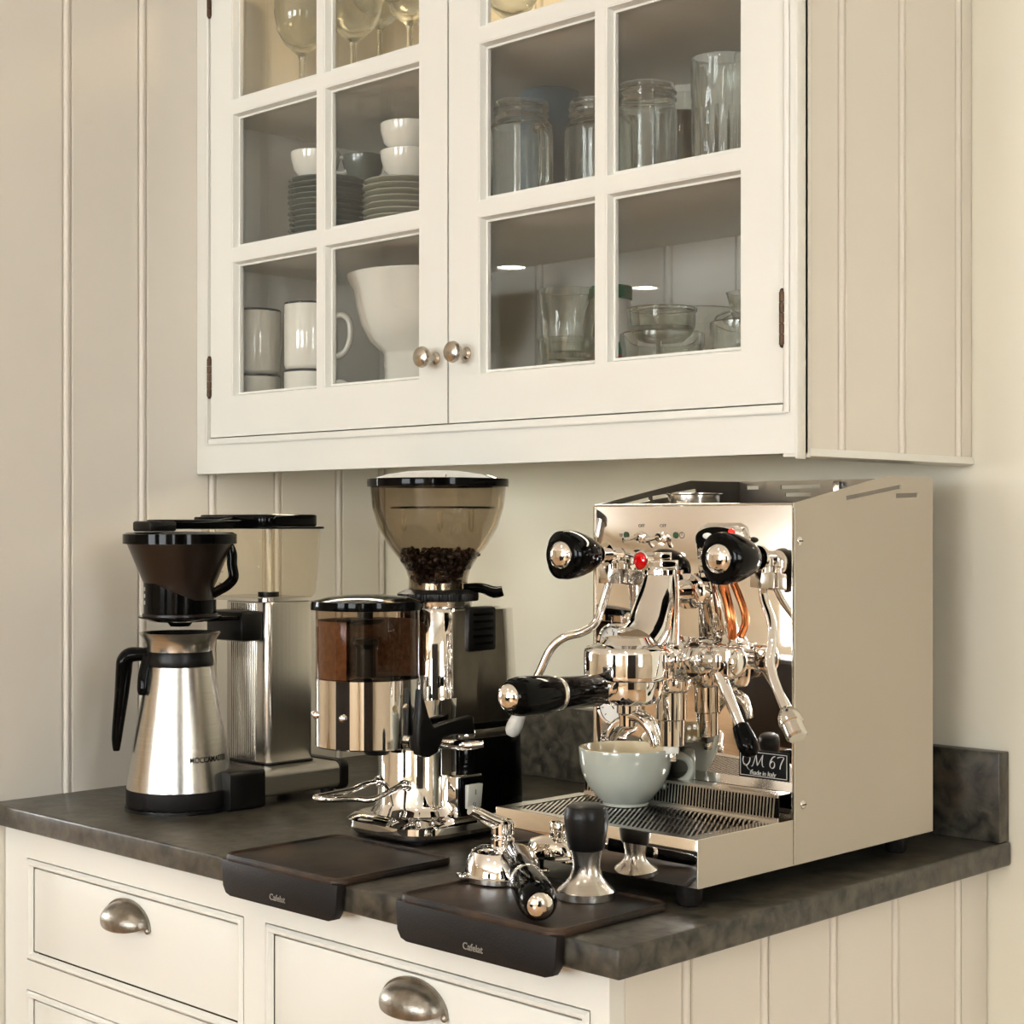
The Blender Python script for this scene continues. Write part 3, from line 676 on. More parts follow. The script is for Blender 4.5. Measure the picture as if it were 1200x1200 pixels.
MB().lathe([(.0285, 1.1835), (.0285, 1.191), (.0345, 1.1915)], MT(GX, GY), 40).build('hopper_socket', 'satin', hp, world=True)
MB().lathe([(.0795, 1.3035), (.0828, 1.3035), (.0832, 1.3085), (.0828, 1.3125), (.079, 1.3128), (.0790, 1.3035)], MT(GX, GY), 72).build('lid_rim', 'black', hp, world=True)
MB().lathe([(.0785, 1.3122), (.062, 1.3175), (.035, 1.3215), (0, 1.3232)], MT(GX, GY), 64).build('lid', 'chrome', hp, world=True)
MB().lathe([(.0, 1.2795), (.0600, 1.2795), (.0610, 1.2787), (.0600, 1.2780), (.0, 1.2780)], MT(GX+.004, GY+.004), 48).build('inner_guard', 'smoke', hp, world=True)
MB().tube([(GX+.0605*cos(2*pi*k/32)+.004, GY+.0605*sin(2*pi*k/32)+.004, 1.2790) for k in range(33)], .0011, 6, 1).build('guard_ring', 'black', hp, world=True)
for a in (-150, -30, 90):
    q = g3+Matrix.Rotation(radians(a), 3, 'Z') @ RV*.045
    MB().tube([q+Vector((-.002, 0, 1.278)), q+Vector((-.002, 0, 1.256)), q+Vector((.002, 0, 1.252)), q+Vector((.004, 0, 1.258)), q+Vector((.004, 0, 1.278))], .0012, 6, 3).build('guard_clip', 'clear', hp, world=True)
# beans: nobody could count them
mb = MB()
for i in range(620):
    z = 1.188+.039*random.random()**.7
    rm = .0300 if z < 1.2 else .0300+(z-1.2)*.72
    top = z > 1.218
    r_ = rm*sqrt(random.random()); a = random.uniform(0, 2*pi)
    ax = Matrix.Rotation(random.uniform(0, pi), 4, 'X') @ Matrix.Rotation(random.uniform(0, pi), 4, 'Y')
    mb.ball(.0046, .0033, .0027, Matrix.Translation((GX+r_*cos(a), GY+r_*sin(a), z+.004*random.random())) @ ax, 8, 5)
tag(mb.build('coffee_beans', 'beans'), 'dark roasted coffee beans filling the bottom of the smoked hopper', 'coffee beans', kind='stuff')
# doser
ds = MB().lathe([(0, 1.011), (.0575, 1.011), (.0590, 1.0125), (.0590, 1.0870), (.0575, 1.0875), (.0575, 1.013), (0, 1.0125)], MT(GX, DY), 72).build('doser', 'chrome', gr, world=True)
MB().lathe([(.0575, 1.0865), (.0585, 1.0865), (.0585, 1.1645), (.0572, 1.1645)], MT(GX, DY), 72).build('doser_window', 'smoke2', ds, world=True)
MB().lathe([(.058, 1.1640), (.0640, 1.1640), (.0643, 1.1690), (.0638, 1.1735), (.0605, 1.1740), (.058, 1.168)], MT(GX, DY), 72).build('doser_lid_rim', 'black', ds, world=True)
MB().lathe([(.0610, 1.1735), (.045, 1.1778), (.020, 1.1800), (0, 1.1803)], MT(GX, DY), 64).build('doser_lid', 'black', ds, world=True)
MB().lathe([(0, 1.088), (.0120, 1.088), (.0110, 1.120), (.0150, 1.1255), (.013, 1.131), (0, 1.132)], MT(GX+.004, DY-.006), 32).build('dosing_star', 'black2', ds, world=True)
MB().lathe([(0, 1.148), (.026, 1.148), (.028, 1.151), (.026, 1.153), (0, 1.153)], MT(GX-.006, DY-.006), 40).build('tamping_disc', 'black2', ds, world=True)
MB().lathe([(.0, 1.1535), (.009, 1.1535), (.009, 1.1735), (0, 1.1735)], MT(GX-.002, DY-.002), 24).build('tamping_stem', 'black2', ds, world=True)
mb = MB(); vv = []                                                      # coffee dust on the inner wall and floor
gg = MB().lathe([(0, 1.0895), (.053, 1.0885), (.0560, 1.0945), (.0562, 1.152), (.0566, 1.152), (.0568, 1.0882), (0, 1.088)], MT(GX, DY), 48, a0=radians(55), a1=radians(295))
tag(gg.build('ground_coffee', 'grounds'), 'brown coffee grounds clinging inside the smoked front doser', 'ground coffee', kind='stuff')
sc_px = [(366, 838, 0), (377, 843, 0), (412, 843, 0)]
for a in (-178, -160, -112):
    q = Vector((GX, DY, 1.047)); dd = Matrix.Rotation(radians(a), 3, 'Z') @ RV
    MB().ball(.0042, .0042, .003, frame(q+dd*.0605, dd), 12, 6).build('screw', 'chrome', ds, world=True)
    MB().cyl(.0022, -.002, .002, frame(q+dd*.0592, dd), 10).build('screw_shank', 'chrome', ds, world=True)
q = Vector((GX, DY, 1.058)); dd = Matrix.Rotation(radians(-40), 3, 'Z') @ RV
MB().ball(.004, .004, .0025, frame(q+dd*.0592, dd), 12, 6).build('screw', 'nickel', ds, world=True)
# lower spout under the doser and its lever
MB().lathe([(0, 1.0112), (.020, 1.0112), (.013, 1.000), (0, 1.000)], MT(GX+.004, DY+.01), 24).build('outlet', 'black2', ds, world=True)
LXP = GX+.066
pts = [at(a, b, X=LXP) for a, b in ((490, 806), (499, 838), (505, 852), (519, 846), (551, 838), (553, 860), (529, 861), (516, 866), (509, 882), (498, 888), (488, 885), (486, 870))]
lp = MB().prism([(p.y, p.z) for p in pts], LXP-.006, LXP+.006); lp.v = [(p[2], p[0], p[1]) for p in lp.v]
lp.build('doser_lever', 'black2', gr, world=True, bevel=.0025, seg=3)
MB().cyl(.009, -.012, .004, frame((LXP-.006, .172, 1.018), (1, 0, 0)), 20).build('lever_pivot', 'chrome', gr, world=True)
MB().tube([(GX+.045, .232, 1.010), (GX+.075, .240, 1.010), (GX+.093, .252, 1.012)], [.006, .006, .004], 14, 2).build('lock_pin', 'chrome', gr, world=True)
# fork that carries the filter holder
MB().tube([(GX-.018, .200, .965), (GX-.018, .170, .963), (GX-.019, .150, .9585), (GX-.021, .118, .957), (GX-.017, .098, .957), (GX-.004, .096, .957), (GX+.004, .108, .956), (GX+.008, .134, .954), (GX+.022, .146, .953), (GX+.026, .162, .958), (GX+.026, .186, .965)], .0034, 12, 4).build('fork', 'chrome', gr, world=True)
for sx in (-.018, .026): MB().ball(.007, .007, .006, Matrix.Translation((GX+sx, .192, .965)), 14, 8).build('fork_boss', 'chrome', gr, world=True)
# power switch
sb = MB().box(GX+.038, GX+.0730, .230, .270, .928, .976).build('switch_box', 'chrome', gr, bevel=.003, world=True)
MB().box(GX+.0715, GX+.0758, .2315, .2685, .9300, .9735).build('switch_plate', 'black', sb, bevel=.001, world=True)
m_ = MB().prism([(0, 0), (.0035, 0), (.0065, .027), (0, .027)], 0, .0225)
m_.v = [(GX+.0757+p[0], .2390+p[2], .9385+p[1]) for p in m_.v]; m_.build('rocker', 'switch', sb, bevel=.0008, world=True)
R = frame((GX+.0795, .250, .9430), (1, 0, .1), (0, 1, 0))
MB().lathe([(.0014, 0), (.0024, 0), (.0024, .0006), (.0014, .0006)], R, 16).build('off_mark', 'greyink', sb, world=True)
MB().box(GX+.0800, GX+.0826, .2497, .2505, .9540, .9600).build('on_mark', 'greyink', sb, world=True)
# ------------------------------------------------------------------ espresso machine
EX0, EX1, EYF, EYB = -.2975, -.0338, .302, .565
em = thing('espresso_machine', 'polished steel espresso machine with lever group, two black knobs and slatted drip tray', 'espresso machine', (-.166, .36, T))
EZ0 = .9225
def side_outline():
    return [(EYF, EZ0), (EYB, EZ0), (EYB, 1.311), (.520, 1.3105), (.470, 1.3105), (EYF+.006, 1.2815), (EYF+.001, 1.2785), (EYF, 1.274)]
def yz(o): return Matrix(((0, 0, 1, o), (1, 0, 0, 0), (0, 1, 0, 0), (0, 0, 0, 1)))     # XY of the sheet -> world YZ
def slot(y0, z0, y1, z1, h):
    d = Vector((y1-y0, z1-z0)).normalized(); n = Vector((-d.y, d.x))*h/2
    p, q = Vector((y0, z0)), Vector((y1, z1)); return [tuple(p-n), tuple(q-n), tuple(q+n), tuple(p+n)]
slots = [slot(.395, 1.2865, .500, 1.300, .0045), slot(.490, 1.2900, .535, 1.2915, .0050)]
slotsL = [slot(.325, 1.276, .395, 1.2885, .0045), slot(.40, 1.2895, .480, 1.2990, .0045)]
holes_plate('side_panel', side_outline(), slots, .0018, yz(EX1-.0009), 'side', em)
holes_plate('side_panel', side_outline(), slotsL, .0018, yz(EX0+.0009), 'shaded_steel', em)
# back panel with horizontal slots near the top
bh = []
for x0, x1, z in ((at(890, 571, Y=EYB).x, at(962, 571, Y=EYB).x, 1.3035), (at(921, 579, Y=EYB).x, at(951, 579, Y=EYB).x, 1.2945), (-.285, -.235, 1.3035)):
    bh.append([(x0, z-.0022), (x1, z-.0022), (x1, z+.0022), (x0, z+.0022)])
mbk = Matrix(((1, 0, 0, 0), (0, 0, 1, EYB-.001), (0, 1, 0, 0), (0, 0, 0, 1)))
holes_plate('back_panel', [(EX0+.002, EZ0), (EX1-.002, EZ0), (EX1-.002, 1.311), (EX0+.002, 1.311)], bh, .0018, mbk, 'shaded_steel', em)
MB().box(EX0+.002, EX1-.002, EYF+.003, EYB-.003, EZ0, EZ0+.002).build('bottom_plate', 'satin', em, world=True)
MB().box(EX0+.002, EX1-.002, EYF+.003, EYB-.003, 1.2705, 1.2720).build('cup_shelf', 'shaded_steel', em, world=True)
MB().box(-.1555, -.1475, EYB-.012, EYB-.002, 1.2720, 1.309).build('corner_post', 'satin', em, world=True, bevel=.001)
# mirror front
fp = MB().box(EX0+.0019, EX1-.0019, EYF, EYF+.0018, .955, 1.2790).build('front_panel', 'mirror', em, world=True, bevel=.0006)
v = MB().tube([(EX0+.0008, EYF+.001, .955), (EX0+.0008, EYF+.001, 1.279)], .0022, 10, 1); v.build('panel_edge', 'satin', em, world=True)
MB().tube([(EX0+.0008, EYF+.0015, 1.2795), (EX1-.0008, EYF+.0015, 1.2795)], .0018, 10, 1).build('panel_edge', 'satin', em, world=True)
MB().tube([(EX1-.0006, EYF+.001, EZ0+.001), (EX1-.0006, EYF+.001, 1.276)], .0016, 10, 1).build('panel_edge', 'satin', em, world=True)
for y_, z_ in ((.3125, 1.2431), (.3183, .9809)):
    MB().ball(.0046, .0046, .0016, frame((EX1, y_, z_), (1, 0, 0)), 16, 6).build('screw', 'satin', em, world=True)
    MB().box(EX1+.0012, EX1+.0019, y_-.0032, y_+.0032, z_-.0006, z_+.0006).build('screw_slot', 'ink', em, world=True)
for x in (EX0+.03, EX1-.028):
    for y in (.172, .535): MB().lathe([(0, T), (.0095, T), (.0120, T+.004), (.0135, .9225), (0, .9225)], MT(x, y), 20).build('foot', 'rubber', em, world=True)
# drip tray
TF, TZ0, TZ1 = .1495, .9225, .9680
tr = MB()
tr.box(EX0, EX1, TF, TF+.0018, TZ0, TZ1)
trf = tr.build('drip_tray', 'mirror', em, world=True, bevel=.0008)
for a in (EX1-.0018, EX0+.0002): MB().box(a, a+.0016, TF+.0018, EYF, TZ0, TZ1-.0005).build('tray_side', 'side', trf, world=True)

MB().box(EX0+.002, EX1-.002, TF+.002, EYF-.001, TZ0, TZ0+.002).build('tray_floor', 'satin', trf, world=True)
rim = MB()
for a, b, c, d_ in ((EX0+.0004, EX1-.0004, TF+.0004, TF+.011), (EX0+.0004, EX1-.0004, EYF-.030, EYF-.0230), (EX0+.0004, EX0+.016, TF+.011, EYF-.03), (EX1-.016, EX1-.0004, TF+.011, EYF-.03)):
    rim.box(a, b, c, d_, TZ1-.0012, TZ1+.0002)
rim.build('tray_rim', 'satin', trf, world=True)
MB().box(EX0+.014, EX1-.014, TF+.010, EYF-.028, TZ1-.010, TZ1-.009).build('tray_well', 'black2', trf, world=True)
gx0, gx1, gy0, gy1 = EX0+.016, EX1-.016, TF+.011, EYF-.030
g = MB(); dirv = Vector((-.53, .85)).normalized(); nv = Vector((dirv.y, -dirv.x)); c0 = Vector(((gx0+gx1)/2, (gy0+gy1)/2))
def clip(p, d_):
    t0, t1 = -9, 9
    for k, (lo, hi) in enumerate(((gx0, gx1), (gy0, gy1))):
        if abs(d_[k]) < 1e-9: continue
        a, b = (lo-p[k])/d_[k], (hi-p[k])/d_[k]
        if a > b: a, b = b, a
        t0, t1 = max(t0, a), min(t1, b)
    return (t0, t1) if t1-t0 > .003 else None
for i in range(-40, 41):
    p = c0+nv*(i*.0048); c_ = clip(p, dirv)
    if not c_: continue
    a, b = p+dirv*c_[0], p+dirv*c_[1]; h = nv*.0011
    g.add([(q.x, q.y, z) for z in (TZ1-.0022, TZ1-.0004) for q in (a-h, a+h, b+h, b-h)], [(3, 2, 1, 0), (4, 5, 6, 7), (0, 1, 5, 4), (1, 2, 6, 5), (2, 3, 7, 6), (3, 0, 4, 7)])
for yy in (gy0+.038, gy0+.072): g.box(gx0, gx1, yy-.0012, yy+.0012, TZ1-.003, TZ1-.0012)
o = g.build('tray_grille', 'satin', trf, world=True); o['kind'] = 'stuff'
# raised strip between tray and panel, its slanted bars shaped as the grille's reflection
ps = MB()
for i in range(62):
    x = EX0+.010+i*.0040; ps.prism([(x, TZ1+.003), (x+.0018, TZ1+.003), (x+.0038, TZ1+.024), (x+.0020, TZ1+.024)], -(EYF-.0215), -(EYF-.0228), Matrix(((1, 0, 0, 0), (0, 0, -1, 0), (0, 1, 0, 0), (0, 0, 0, 1))))
MB().box(EX0+.006, EX1-.003, EYF-.0208, EYF-.0198, TZ1, TZ1+.0255).build('strip_dark_backing', 'black', trf, world=True)  # black sheet painted in for the dark gaps of the mirrored grille
ps.box(EX0+.006, EX1-.003, EYF-.0232, EYF-.0212, TZ1+.0235, TZ1+.0260); ps.box(EX0+.006, EX1-.003, EYF-.0232, EYF-.0212, TZ1, TZ1+.0035); ps.box(EX0+.006, EX1-.003, EYF-.0215, EYF-.001, TZ1+.0255, TZ1+.0262)
o = ps.build('mirrored_grille_strip', 'satin', trf, world=True); o['kind'] = 'stuff'
# badge
bd = MB().box(-.0995, -.0388, EYF-.0015, EYF, 1.0045, 1.0325).build('badge', 'ink', em, world=True, bevel=.0003)
fr2 = MB()
for a, b, c, d_ in ((-.0978, -.0405, 1.0301, 1.0307), (-.0978, -.0405, 1.0063, 1.0069), (-.0978, -.0972, 1.0063, 1.0307), (-.0411, -.0405, 1.0063, 1.0307)):
    fr2.box(a, b, EYF-.0018, EYF-.0014, c, d_)
fr2.build('badge_border', 'silver_ink', bd, world=True)
# swash capitals drawn as thick-and-thin ribbons
def ribbon(pts, w, Mx, name, m, parent, smooth=5):
    P = [Vector((a, b, 0)) for a, b in pts]; Q = []
    for i in range(len(P)-1):
        p0, p1, p2, p3 = P[max(i-1, 0)], P[i], P[i+1], P[min(i+2, len(P)-1)]
        for k in range(smooth):
            t = k/smooth; Q.append(.5*((2*p1)+(p2-p0)*t+(2*p0-5*p1+4*p2-p3)*t*t+(3*p1-p0-3*p2+p3)*t**3))
    Q.append(P[-1]); v = []
    pen = Vector((cos(radians(25)), -sin(radians(25)), 0))
    for i, q in enumerate(Q):
        d = (Q[min(i+1, len(Q)-1)]-Q[max(i-1, 0)]).normalized(); n = Vector((-d.y, d.x, 0))
        h = n*(w*.16+w*.84*abs(n.dot(pen)))/2
        v += [q-h+Vector((0, 0, .0004)), q+h+Vector((0, 0, .0004))]
    f = [(2*i, 2*i+2, 2*i+3, 2*i+1) for i in range(len(Q)-1)]
    MB().add([Mx @ p for p in v], f).build(name, m, parent, world=True)
BM = FR((-.0995, EYF-.0016, 1.0160))
UX, UY2 = .0607, .0128
def gl(pts, x0, x1, sc=1):                                        # glyph points (0..1 both ways) -> badge
    return [((x0+(x1-x0)*x)*UX, y*UY2) for x, y in pts]
for pts, a, b, w_ in (
    ([(.85, .98), (.50, 1.0), (.18, .74), (.08, .38), (.28, .06), (.58, .05), (.90, .32), (1.0, .68), (.84, .94), (.55, 1.0)], .075, .235, .0013),
    ([(.20, .16), (.45, .10), (.75, -.22), (1.1, -.36), (1.35, -.26)], .075, .235, .0012),
    ([(.0, .02), (.12, .04), (.28, .5), (.40, .98)], .250, .515, .0008), ([(.40, .98), (.45, .5), (.50, .10)], .250, .515, .0013),
    ([(.50, .10), (.70, .5), (.92, .98)], .250, .515, .0008), ([(.92, .98), (.86, .5), (.90, .10), (1.0, .06)], .250, .515, .0013),
    ([(.98, .98), (.55, .86), (.18, .52), (.10, .20), (.40, .02), (.78, .14), (.86, .42), (.55, .58), (.20, .42)], .625, .745, .0012),
    ([(.08, .86), (.30, .94), (.98, .96), (.74, .62), (.52, .30), (.44, .02)], .775, .915, .0012)):
    ribbon(gl(pts, a, b), w_, BM, 'lettering', 'silver_ink', bd)
lettering('made in Italy', .0066, FR((-.0700, EYF-.0017, 1.0098)), 'silver_ink', bd, shear=.15, space=.95)
# panel fittings
for x_ in (-.2300, -.2005):
    t_ = MB().lathe([(0, 0), (.0062, 0), (.0062, .003), (.0042, .004), (.0042, .008), (0, .008)], frame((x_, EYF, 1.2460), (0, -1, 0)), 18).build('toggle_switch', 'chrome', em, world=True)
    MB().tube([(x_, EYF-.007, 1.2460), (x_-.005, EYF-.014, 1.2440), (x_-.008, EYF-.020, 1.2425)], [.0018, .0022, .0030], 10, 2).build('toggle', 'chrome', t_, world=True)
    lettering('OFF', .0050, FR((x_+.0005, EYF-.0001, 1.2580)), 'greyink', em)
for x_ in (-.2509, -.1826): MB().lathe([(0, .0012), (.0034, .0008), (.0034, 0)], frame((x_, EYF, 1.2483), (0, -1, 0)), 16).build('indicator', 'ledoff', em, world=True)
MB().add([(-.2610, EYF-.0003, 1.2497), (-.2560, EYF-.0003, 1.2497), (-.2572, EYF-.0003, 1.2462), (-.2598, EYF-.0003, 1.2462)], [(0, 3, 2, 1)]).build('cup_symbol', 'greyink', em, world=True)
MB().lathe([(.0028, 0), (.0036, 0), (.0036, .0003), (.0028, .0003)], frame((-.1745, EYF, 1.2483), (0, -1, 0)), 18).build('power_symbol', 'greyink', em, world=True)
MB().box(-.17485, -.17415, EYF-.0004, EYF, 1.2480, 1.2512).build('power_symbol', 'greyink', em, world=True)
lampx = (-.2185, 1.2210)
lm = MB().lathe([(0, 0), (.0095, 0), (.0100, .0100), (.0104, .0150), (.0092, .0155), (.0088, .0140)], frame((lampx[0], EYF, lampx[1]), (0, -1, 0)), 28).build('pilot_lamp', 'chrome', em, world=True)
MB().lathe([(.0090, .0140), (.0082, .0158), (.0050, .0172), (0, .0176)], frame((lampx[0], EYF, lampx[1]), (0, -1, 0)), 28).build('lens', 'red', lm, world=True)
# temperature display with a chrome hood
px0, px1, pz0, pz1 = -.1510, -.0855, 1.2190, 1.2620
pd = MB().add([(px0+.004, EYF, pz0), (px1-.004, EYF, pz0), (px1, EYF, pz1-.018), (px1-.004, EYF, pz1-.004), (px1-.012, EYF, pz1), (px0+.012, EYF, pz1), (px0+.004, EYF, pz1-.004), (px0, EYF, pz1-.018)]
    + [(a, EYF-.014, b) for a, b in ((px0+.008, pz0+.003), (px1-.008, pz0+.003), (px1-.005, pz1-.020), (px1-.008, pz1-.009), (px1-.014, pz1-.005), (px0+.014, pz1-.005), (px0+.008, pz1-.009), (px0+.005, pz1-.020))],
    [tuple(range(8)), tuple(reversed(range(8, 16)))]+[(i, (i+1) % 8, 8+(i+1) % 8, 8+i) for i in range(8)]).build('display', 'chrome', em, world=True, bevel=.0025, seg=3)
lens = [(-.0595+.0268*cos(2*pi*k/32), .0135*sin(2*pi*k/32)) for k in range(32)]
MB().prism([((px0+px1)/2+.0262*cos(2*pi*k/36), 1.2445+.0125*math.copysign(abs(sin(2*pi*k/36))**.8, sin(2*pi*k/36))) for k in range(36)], 0, .002,
    Matrix(((1, 0, 0, 0), (0, 0, -1, EYF-.0135), (0, 1, 0, 0), (0, 0, 0, 1)))).build('display_window', 'black', pd, world=True)
MB().lathe([(0, .001), (.003, .001), (.0033, 0)], frame(tuple(at(857, 623, Y=EYF-.0157)), (0, -1, 0)), 14).build('digit_light', 'digit', pd, world=True)
for bx_ in (829, 866):
    MB().ball(.0062, .0032, .0012, frame(tuple(at(bx_, 628, Y=EYF-.0156)), (0, -1, 0), (1, 0, 0)), 14, 6).build('display_button', 'dial', pd, world=True)
# gauges
for gz, a_n in ((1.131, 80), (1.064, 130)):
    gm = MB().lathe([(0, 0), (.0200, 0), (.0215, .003), (.0215, .012), (.0195, .0145), (.0175, .0130)], frame((-.2610, EYF, gz), (0, -1, 0)), 36).build('pressure_gauge', 'chrome', em, world=True)
    MB().lathe([(.0180, .0110), (0, .0110)], frame((-.2610, EYF, gz), (0, -1, 0)), 36).build('dial', 'dial', gm, world=True)
    dm = FR((-.2610, EYF-.0112, gz))
    for k in range(9):
        a = radians(225-270*k/8)
        p, q = Vector((cos(a)*.0125, sin(a)*.0125, 0)), Vector((cos(a)*.0155, sin(a)*.0155, 0)); n_ = Vector((-sin(a), cos(a), 0))*.0004
        MB().add([dm @ u for u in (p-n_, q-n_, q+n_, p+n_)], [(0, 1, 2, 3)]).build('mark', 'redlab' if k > 6 else 'ink', gm, world=True)
    a = radians(a_n); p, q = Vector((-cos(a)*.004, -sin(a)*.004, .0006)), Vector((cos(a)*.0135, sin(a)*.0135, .0006)); n_ = Vector((-sin(a), cos(a), 0))*.0007
    MB().add([dm @ u for u in (p-n_, q-n_, q+n_, p+n_)], [(0, 1, 2, 3)]).build('needle', 'ink', gm, world=True)
    MB().box(-.2590, -.2525, EYF-.0117, EYF-.0113, gz+.0035, gz+.0058).build('red_label', 'redlab', gm, world=True)
# little tricolour mark low on the panel
fx, fz = -.2600, 1.0400
for k, m_ in enumerate(('green', 'dial', 'redlab')): MB().box(fx+k*.0036, fx+k*.0036+.0036, EYF-.0006, EYF, fz-.002, fz+.002).build('flag_mark', m_, em, world=True)
# the group
GXE, GYE = -.165, .206
ME = MT(GXE, GYE)
gh = MB().lathe([(0, 1.1050), (.0440, 1.1050), (.0452, 1.1065), (.0455, 1.1100), (.0455, 1.1310), (.0448, 1.1350), (.0425, 1.1375), (.030, 1.1400), (.024, 1.1470), (0, 1.1470)], ME, 72).build('brew_group', 'chrome', em, world=True)
MB().tube([(GXE+.002, .222, 1.136), (GXE+.002, .236, 1.150), (GXE+.001, .250, 1.180), (GXE, .258, 1.205), (GXE, .260, 1.2105)], [.0275, .0262, .0225, .0175, .0170], 32, 5).build('group_body', 'chrome', gh, world=True)
MB().tube([(GXE-.020, .235, 1.138), (GXE-.016, .246, 1.170), (GXE-.010, .256, 1.2085)], [.0125, .0105, .0085], 18, 4).build('body_rib', 'chrome', gh, world=True)
MB().tube([(GXE+.022, .240, 1.138), (GXE+.017, .250, 1.170), (GXE+.011, .258, 1.2085)], [.0115, .0095, .0080], 18, 4).build('body_rib', 'chrome', gh, world=True)
MB().cyl(.0205, 0, .0045, frame((GXE, .260, 1.2085), (0, 0, 1)), 40).build('cap_plate', 'chrome', gh, world=True)
MB().cyl(.0165, 0, .0100, frame((GXE, .260, 1.2130), (0, 0, 1)), 6).build('hex_cap', 'chrome', gh, world=True, bevel=.0008)
MB().cyl(.0100, 0, .0080, frame((GXE-.001, .260, 1.2230), (0, 0, 1)), 6).build('hex_nut', 'chrome', gh, world=True, bevel=.0006)
MB().ball(.0045, .0045, .0020, frame((GXE-.0165, .2225, 1.166), (-.1, -1, .3)), 14, 6).build('screw', 'nickel', gh, world=True)
for z_, r_ in ((1.1900, .0125), (1.1190, .0180)):
    MB().lathe([(r_+.006, 0), (r_+.006, .004), (r_, .006), (r_*.9, .020), (r_*.9, .06)], frame((GXE, EYF, z_), (0, -1, 0)), 28).build('mounting_tube', 'chrome', gh, world=True)
# cam, valve lever and the lower chamber
KX, KY, KZ = GXE, .262, 1.1230
Mk = frame((KX, KY, KZ), (1, 0, 0))
MB().lathe([(0, -.010), (.0200, -.010), (.0200, .014), (.0235, .018), (.0235, .026), (.0190, .030), (.0175, .034), (.0175, .037), (0, .037)], Mk, 36).build('cam_housing', 'chrome', gh, world=True)
MB().cyl(.0150, .037, .052, Mk, 6).build('cam_nut', 'chrome', gh, world=True, bevel=.0008)
MB().lathe([(.0125, .052), (.0125, .0545), (.0095, .056), (.0090, .071), (.0, .071)], Mk, 24).build('cam_shaft', 'chrome', gh, world=True)
for k in range(5):
    MB().lathe([(.0205, 0), (.0222, .0008), (.0205, .0016)], frame((KX+.016+k*.0026, KY, KZ), (1, 0, 0)), 36).build('seal_ring', 'satin', gh, world=True)
hb = MB().box(KX+.069, KX+.093, KY-.014, KY+.012, KZ-.0155, KZ+.0155).build('lever_hub', 'chrome', gh, world=True, bevel=.004, seg=3)
MB().lathe([(.0132, 0), (.0132, .003), (.0100, .0055), (.0070, .0068), (0, .0078)], frame((KX+.093, KY-.001, KZ), (1, 0, 0)), 24).build('hub_cap', 'chrome', gh, world=True)
lb = at(868, 852, Y=KY-.020)
lt = Vector((KX+.078, KY-.010, KZ-.012))
MB().tube([lt, lt+(lb-lt)*.5, lb], [.0062, .0056, .0050], 16, 2).build('lever', 'chrome', gh, world=True)
ld_ = (lb-lt).normalized()
MB().lathe([(.0050, -.003), (.0080, -.001), (.0098, .010), (.0105, .020), (.0085, .028), (.0045, .0315), (0, .032)], frame(lb, ld_), 24).build('lever_grip', 'black', gh, world=True)
LX, LY = -.1625, .2700
MB().lathe([(0, 1.105), (.0190, 1.105), (.0190, 1.0905), (.0178, 1.0885), (.0160, 1.0875), (.0160, 1.0600), (.0140, 1.0585), (.0138, 1.0330), (.0125, 1.0322), (0, 1.0322)], MT(LX, LY), 40).build('lower_chamber', 'chrome', gh, world=True)
MB().cyl(.0092, 1.0245, 1.0322, MT(LX, LY), 6).build('drain_nut', 'white', gh, world=True, bevel=.0006)
MB().cyl(.0058, 1.0160, 1.0245, MT(LX, LY), 6).build('drain_tip', 'chrome', gh, world=True, bevel=.0006)
for a in (20, 80, 140, 200, 260, 320):
    MB().box(-.0035, .0035, -.0012, .0012, -.004, .004, Matrix.Translation((LX+.0195*cos(radians(a)), LY+.0195*sin(radians(a)), 1.097)) @ Matrix.Rotation(radians(a+90), 4, 'Z')).build('notch', 'chrome', gh, world=True, bevel=.0005)
MB().tube([(GXE+.045, EYF-.004, 1.215), (GXE+.055, EYF-.012, 1.195), (GXE+.066, EYF-.015, 1.165), (GXE+.062, EYF-.008, 1.145)], .0048, 14, 4).build('copper_pipe', 'copper', em, world=True)
# steam and water valves
def tri(a, z, j): return 1+(.055*cos(3*a) if j in KNOBJ else 0)
KNOBJ = ()
def valve(x, yf, zk, wand, tip, name, tipm):
    global KNOBJ
    Mv = frame((x, yf, zk), (0, 1, 0), (1, 0, 0)); KNOBJ = (3, 4, 5, 6)
    rod = MB().cyl(.0068, .055, EYF-yf-.001, Mv, 20).build('valve_rod', 'chrome', em, world=True)
    kb = MB().lathe([(0, .0005), (.0155, .0005), (.0215, .001), (.0248, .004), (.0256, .012), (.0245, .026), (.0205, .040), (.0150, .050), (.0110, .0575), (0, .0580)], Mv, 48, mod=tri).build('knob', 'black', em, world=True)
    MB().lathe([(.0150, .0015), (.0148, -.0010), (.0125, -.0040), (.0080, -.0060), (0, -.0068)], Mv, 32).build('knob_cap', 'mirror', kb, world=True)
    MB().lathe([(0, 0), (.0125, 0), (.0125, .004), (.0105, .006), (0, .006)], frame((x, EYF-.0245, zk), (0, 1, 0)), 24).build('collar', 'chrome', em, world=True)
    vb_ = MB().lathe([(0, 1.2260), (.0105, 1.2260), (.0105, 1.2190), (.0088, 1.2180), (.0088, 1.2120), (.0, 1.2120)], MT(x, EYF-.0150), 24).build('valve_body', 'chrome', em, world=True)
    MB().cyl(.0135, 1.1965, 1.2125, MT(x, EYF-.0155), 6).build('hex_nut', 'satin', em, world=True, bevel=.0006)
    wd = MB().tube(wand, .0046, 14, 5).build(name, 'chrome', em, world=True)
    return wd
s0 = Vector((-.262, EYF-.0155, 1.198))
w1 = [s0, at(705, 712, Y=.280), at(697, 731, Y=.272), at(682, 741, Y=.262), at(661, 747, Y=.250), at(645, 761, Y=.243), at(633, 786, Y=.238), at(622, 808, Y=.234), at(614, 826, Y=.231)]
wd = valve(-.260, .2075, 1.2275, w1, None, 'steam_wand', 'wand')
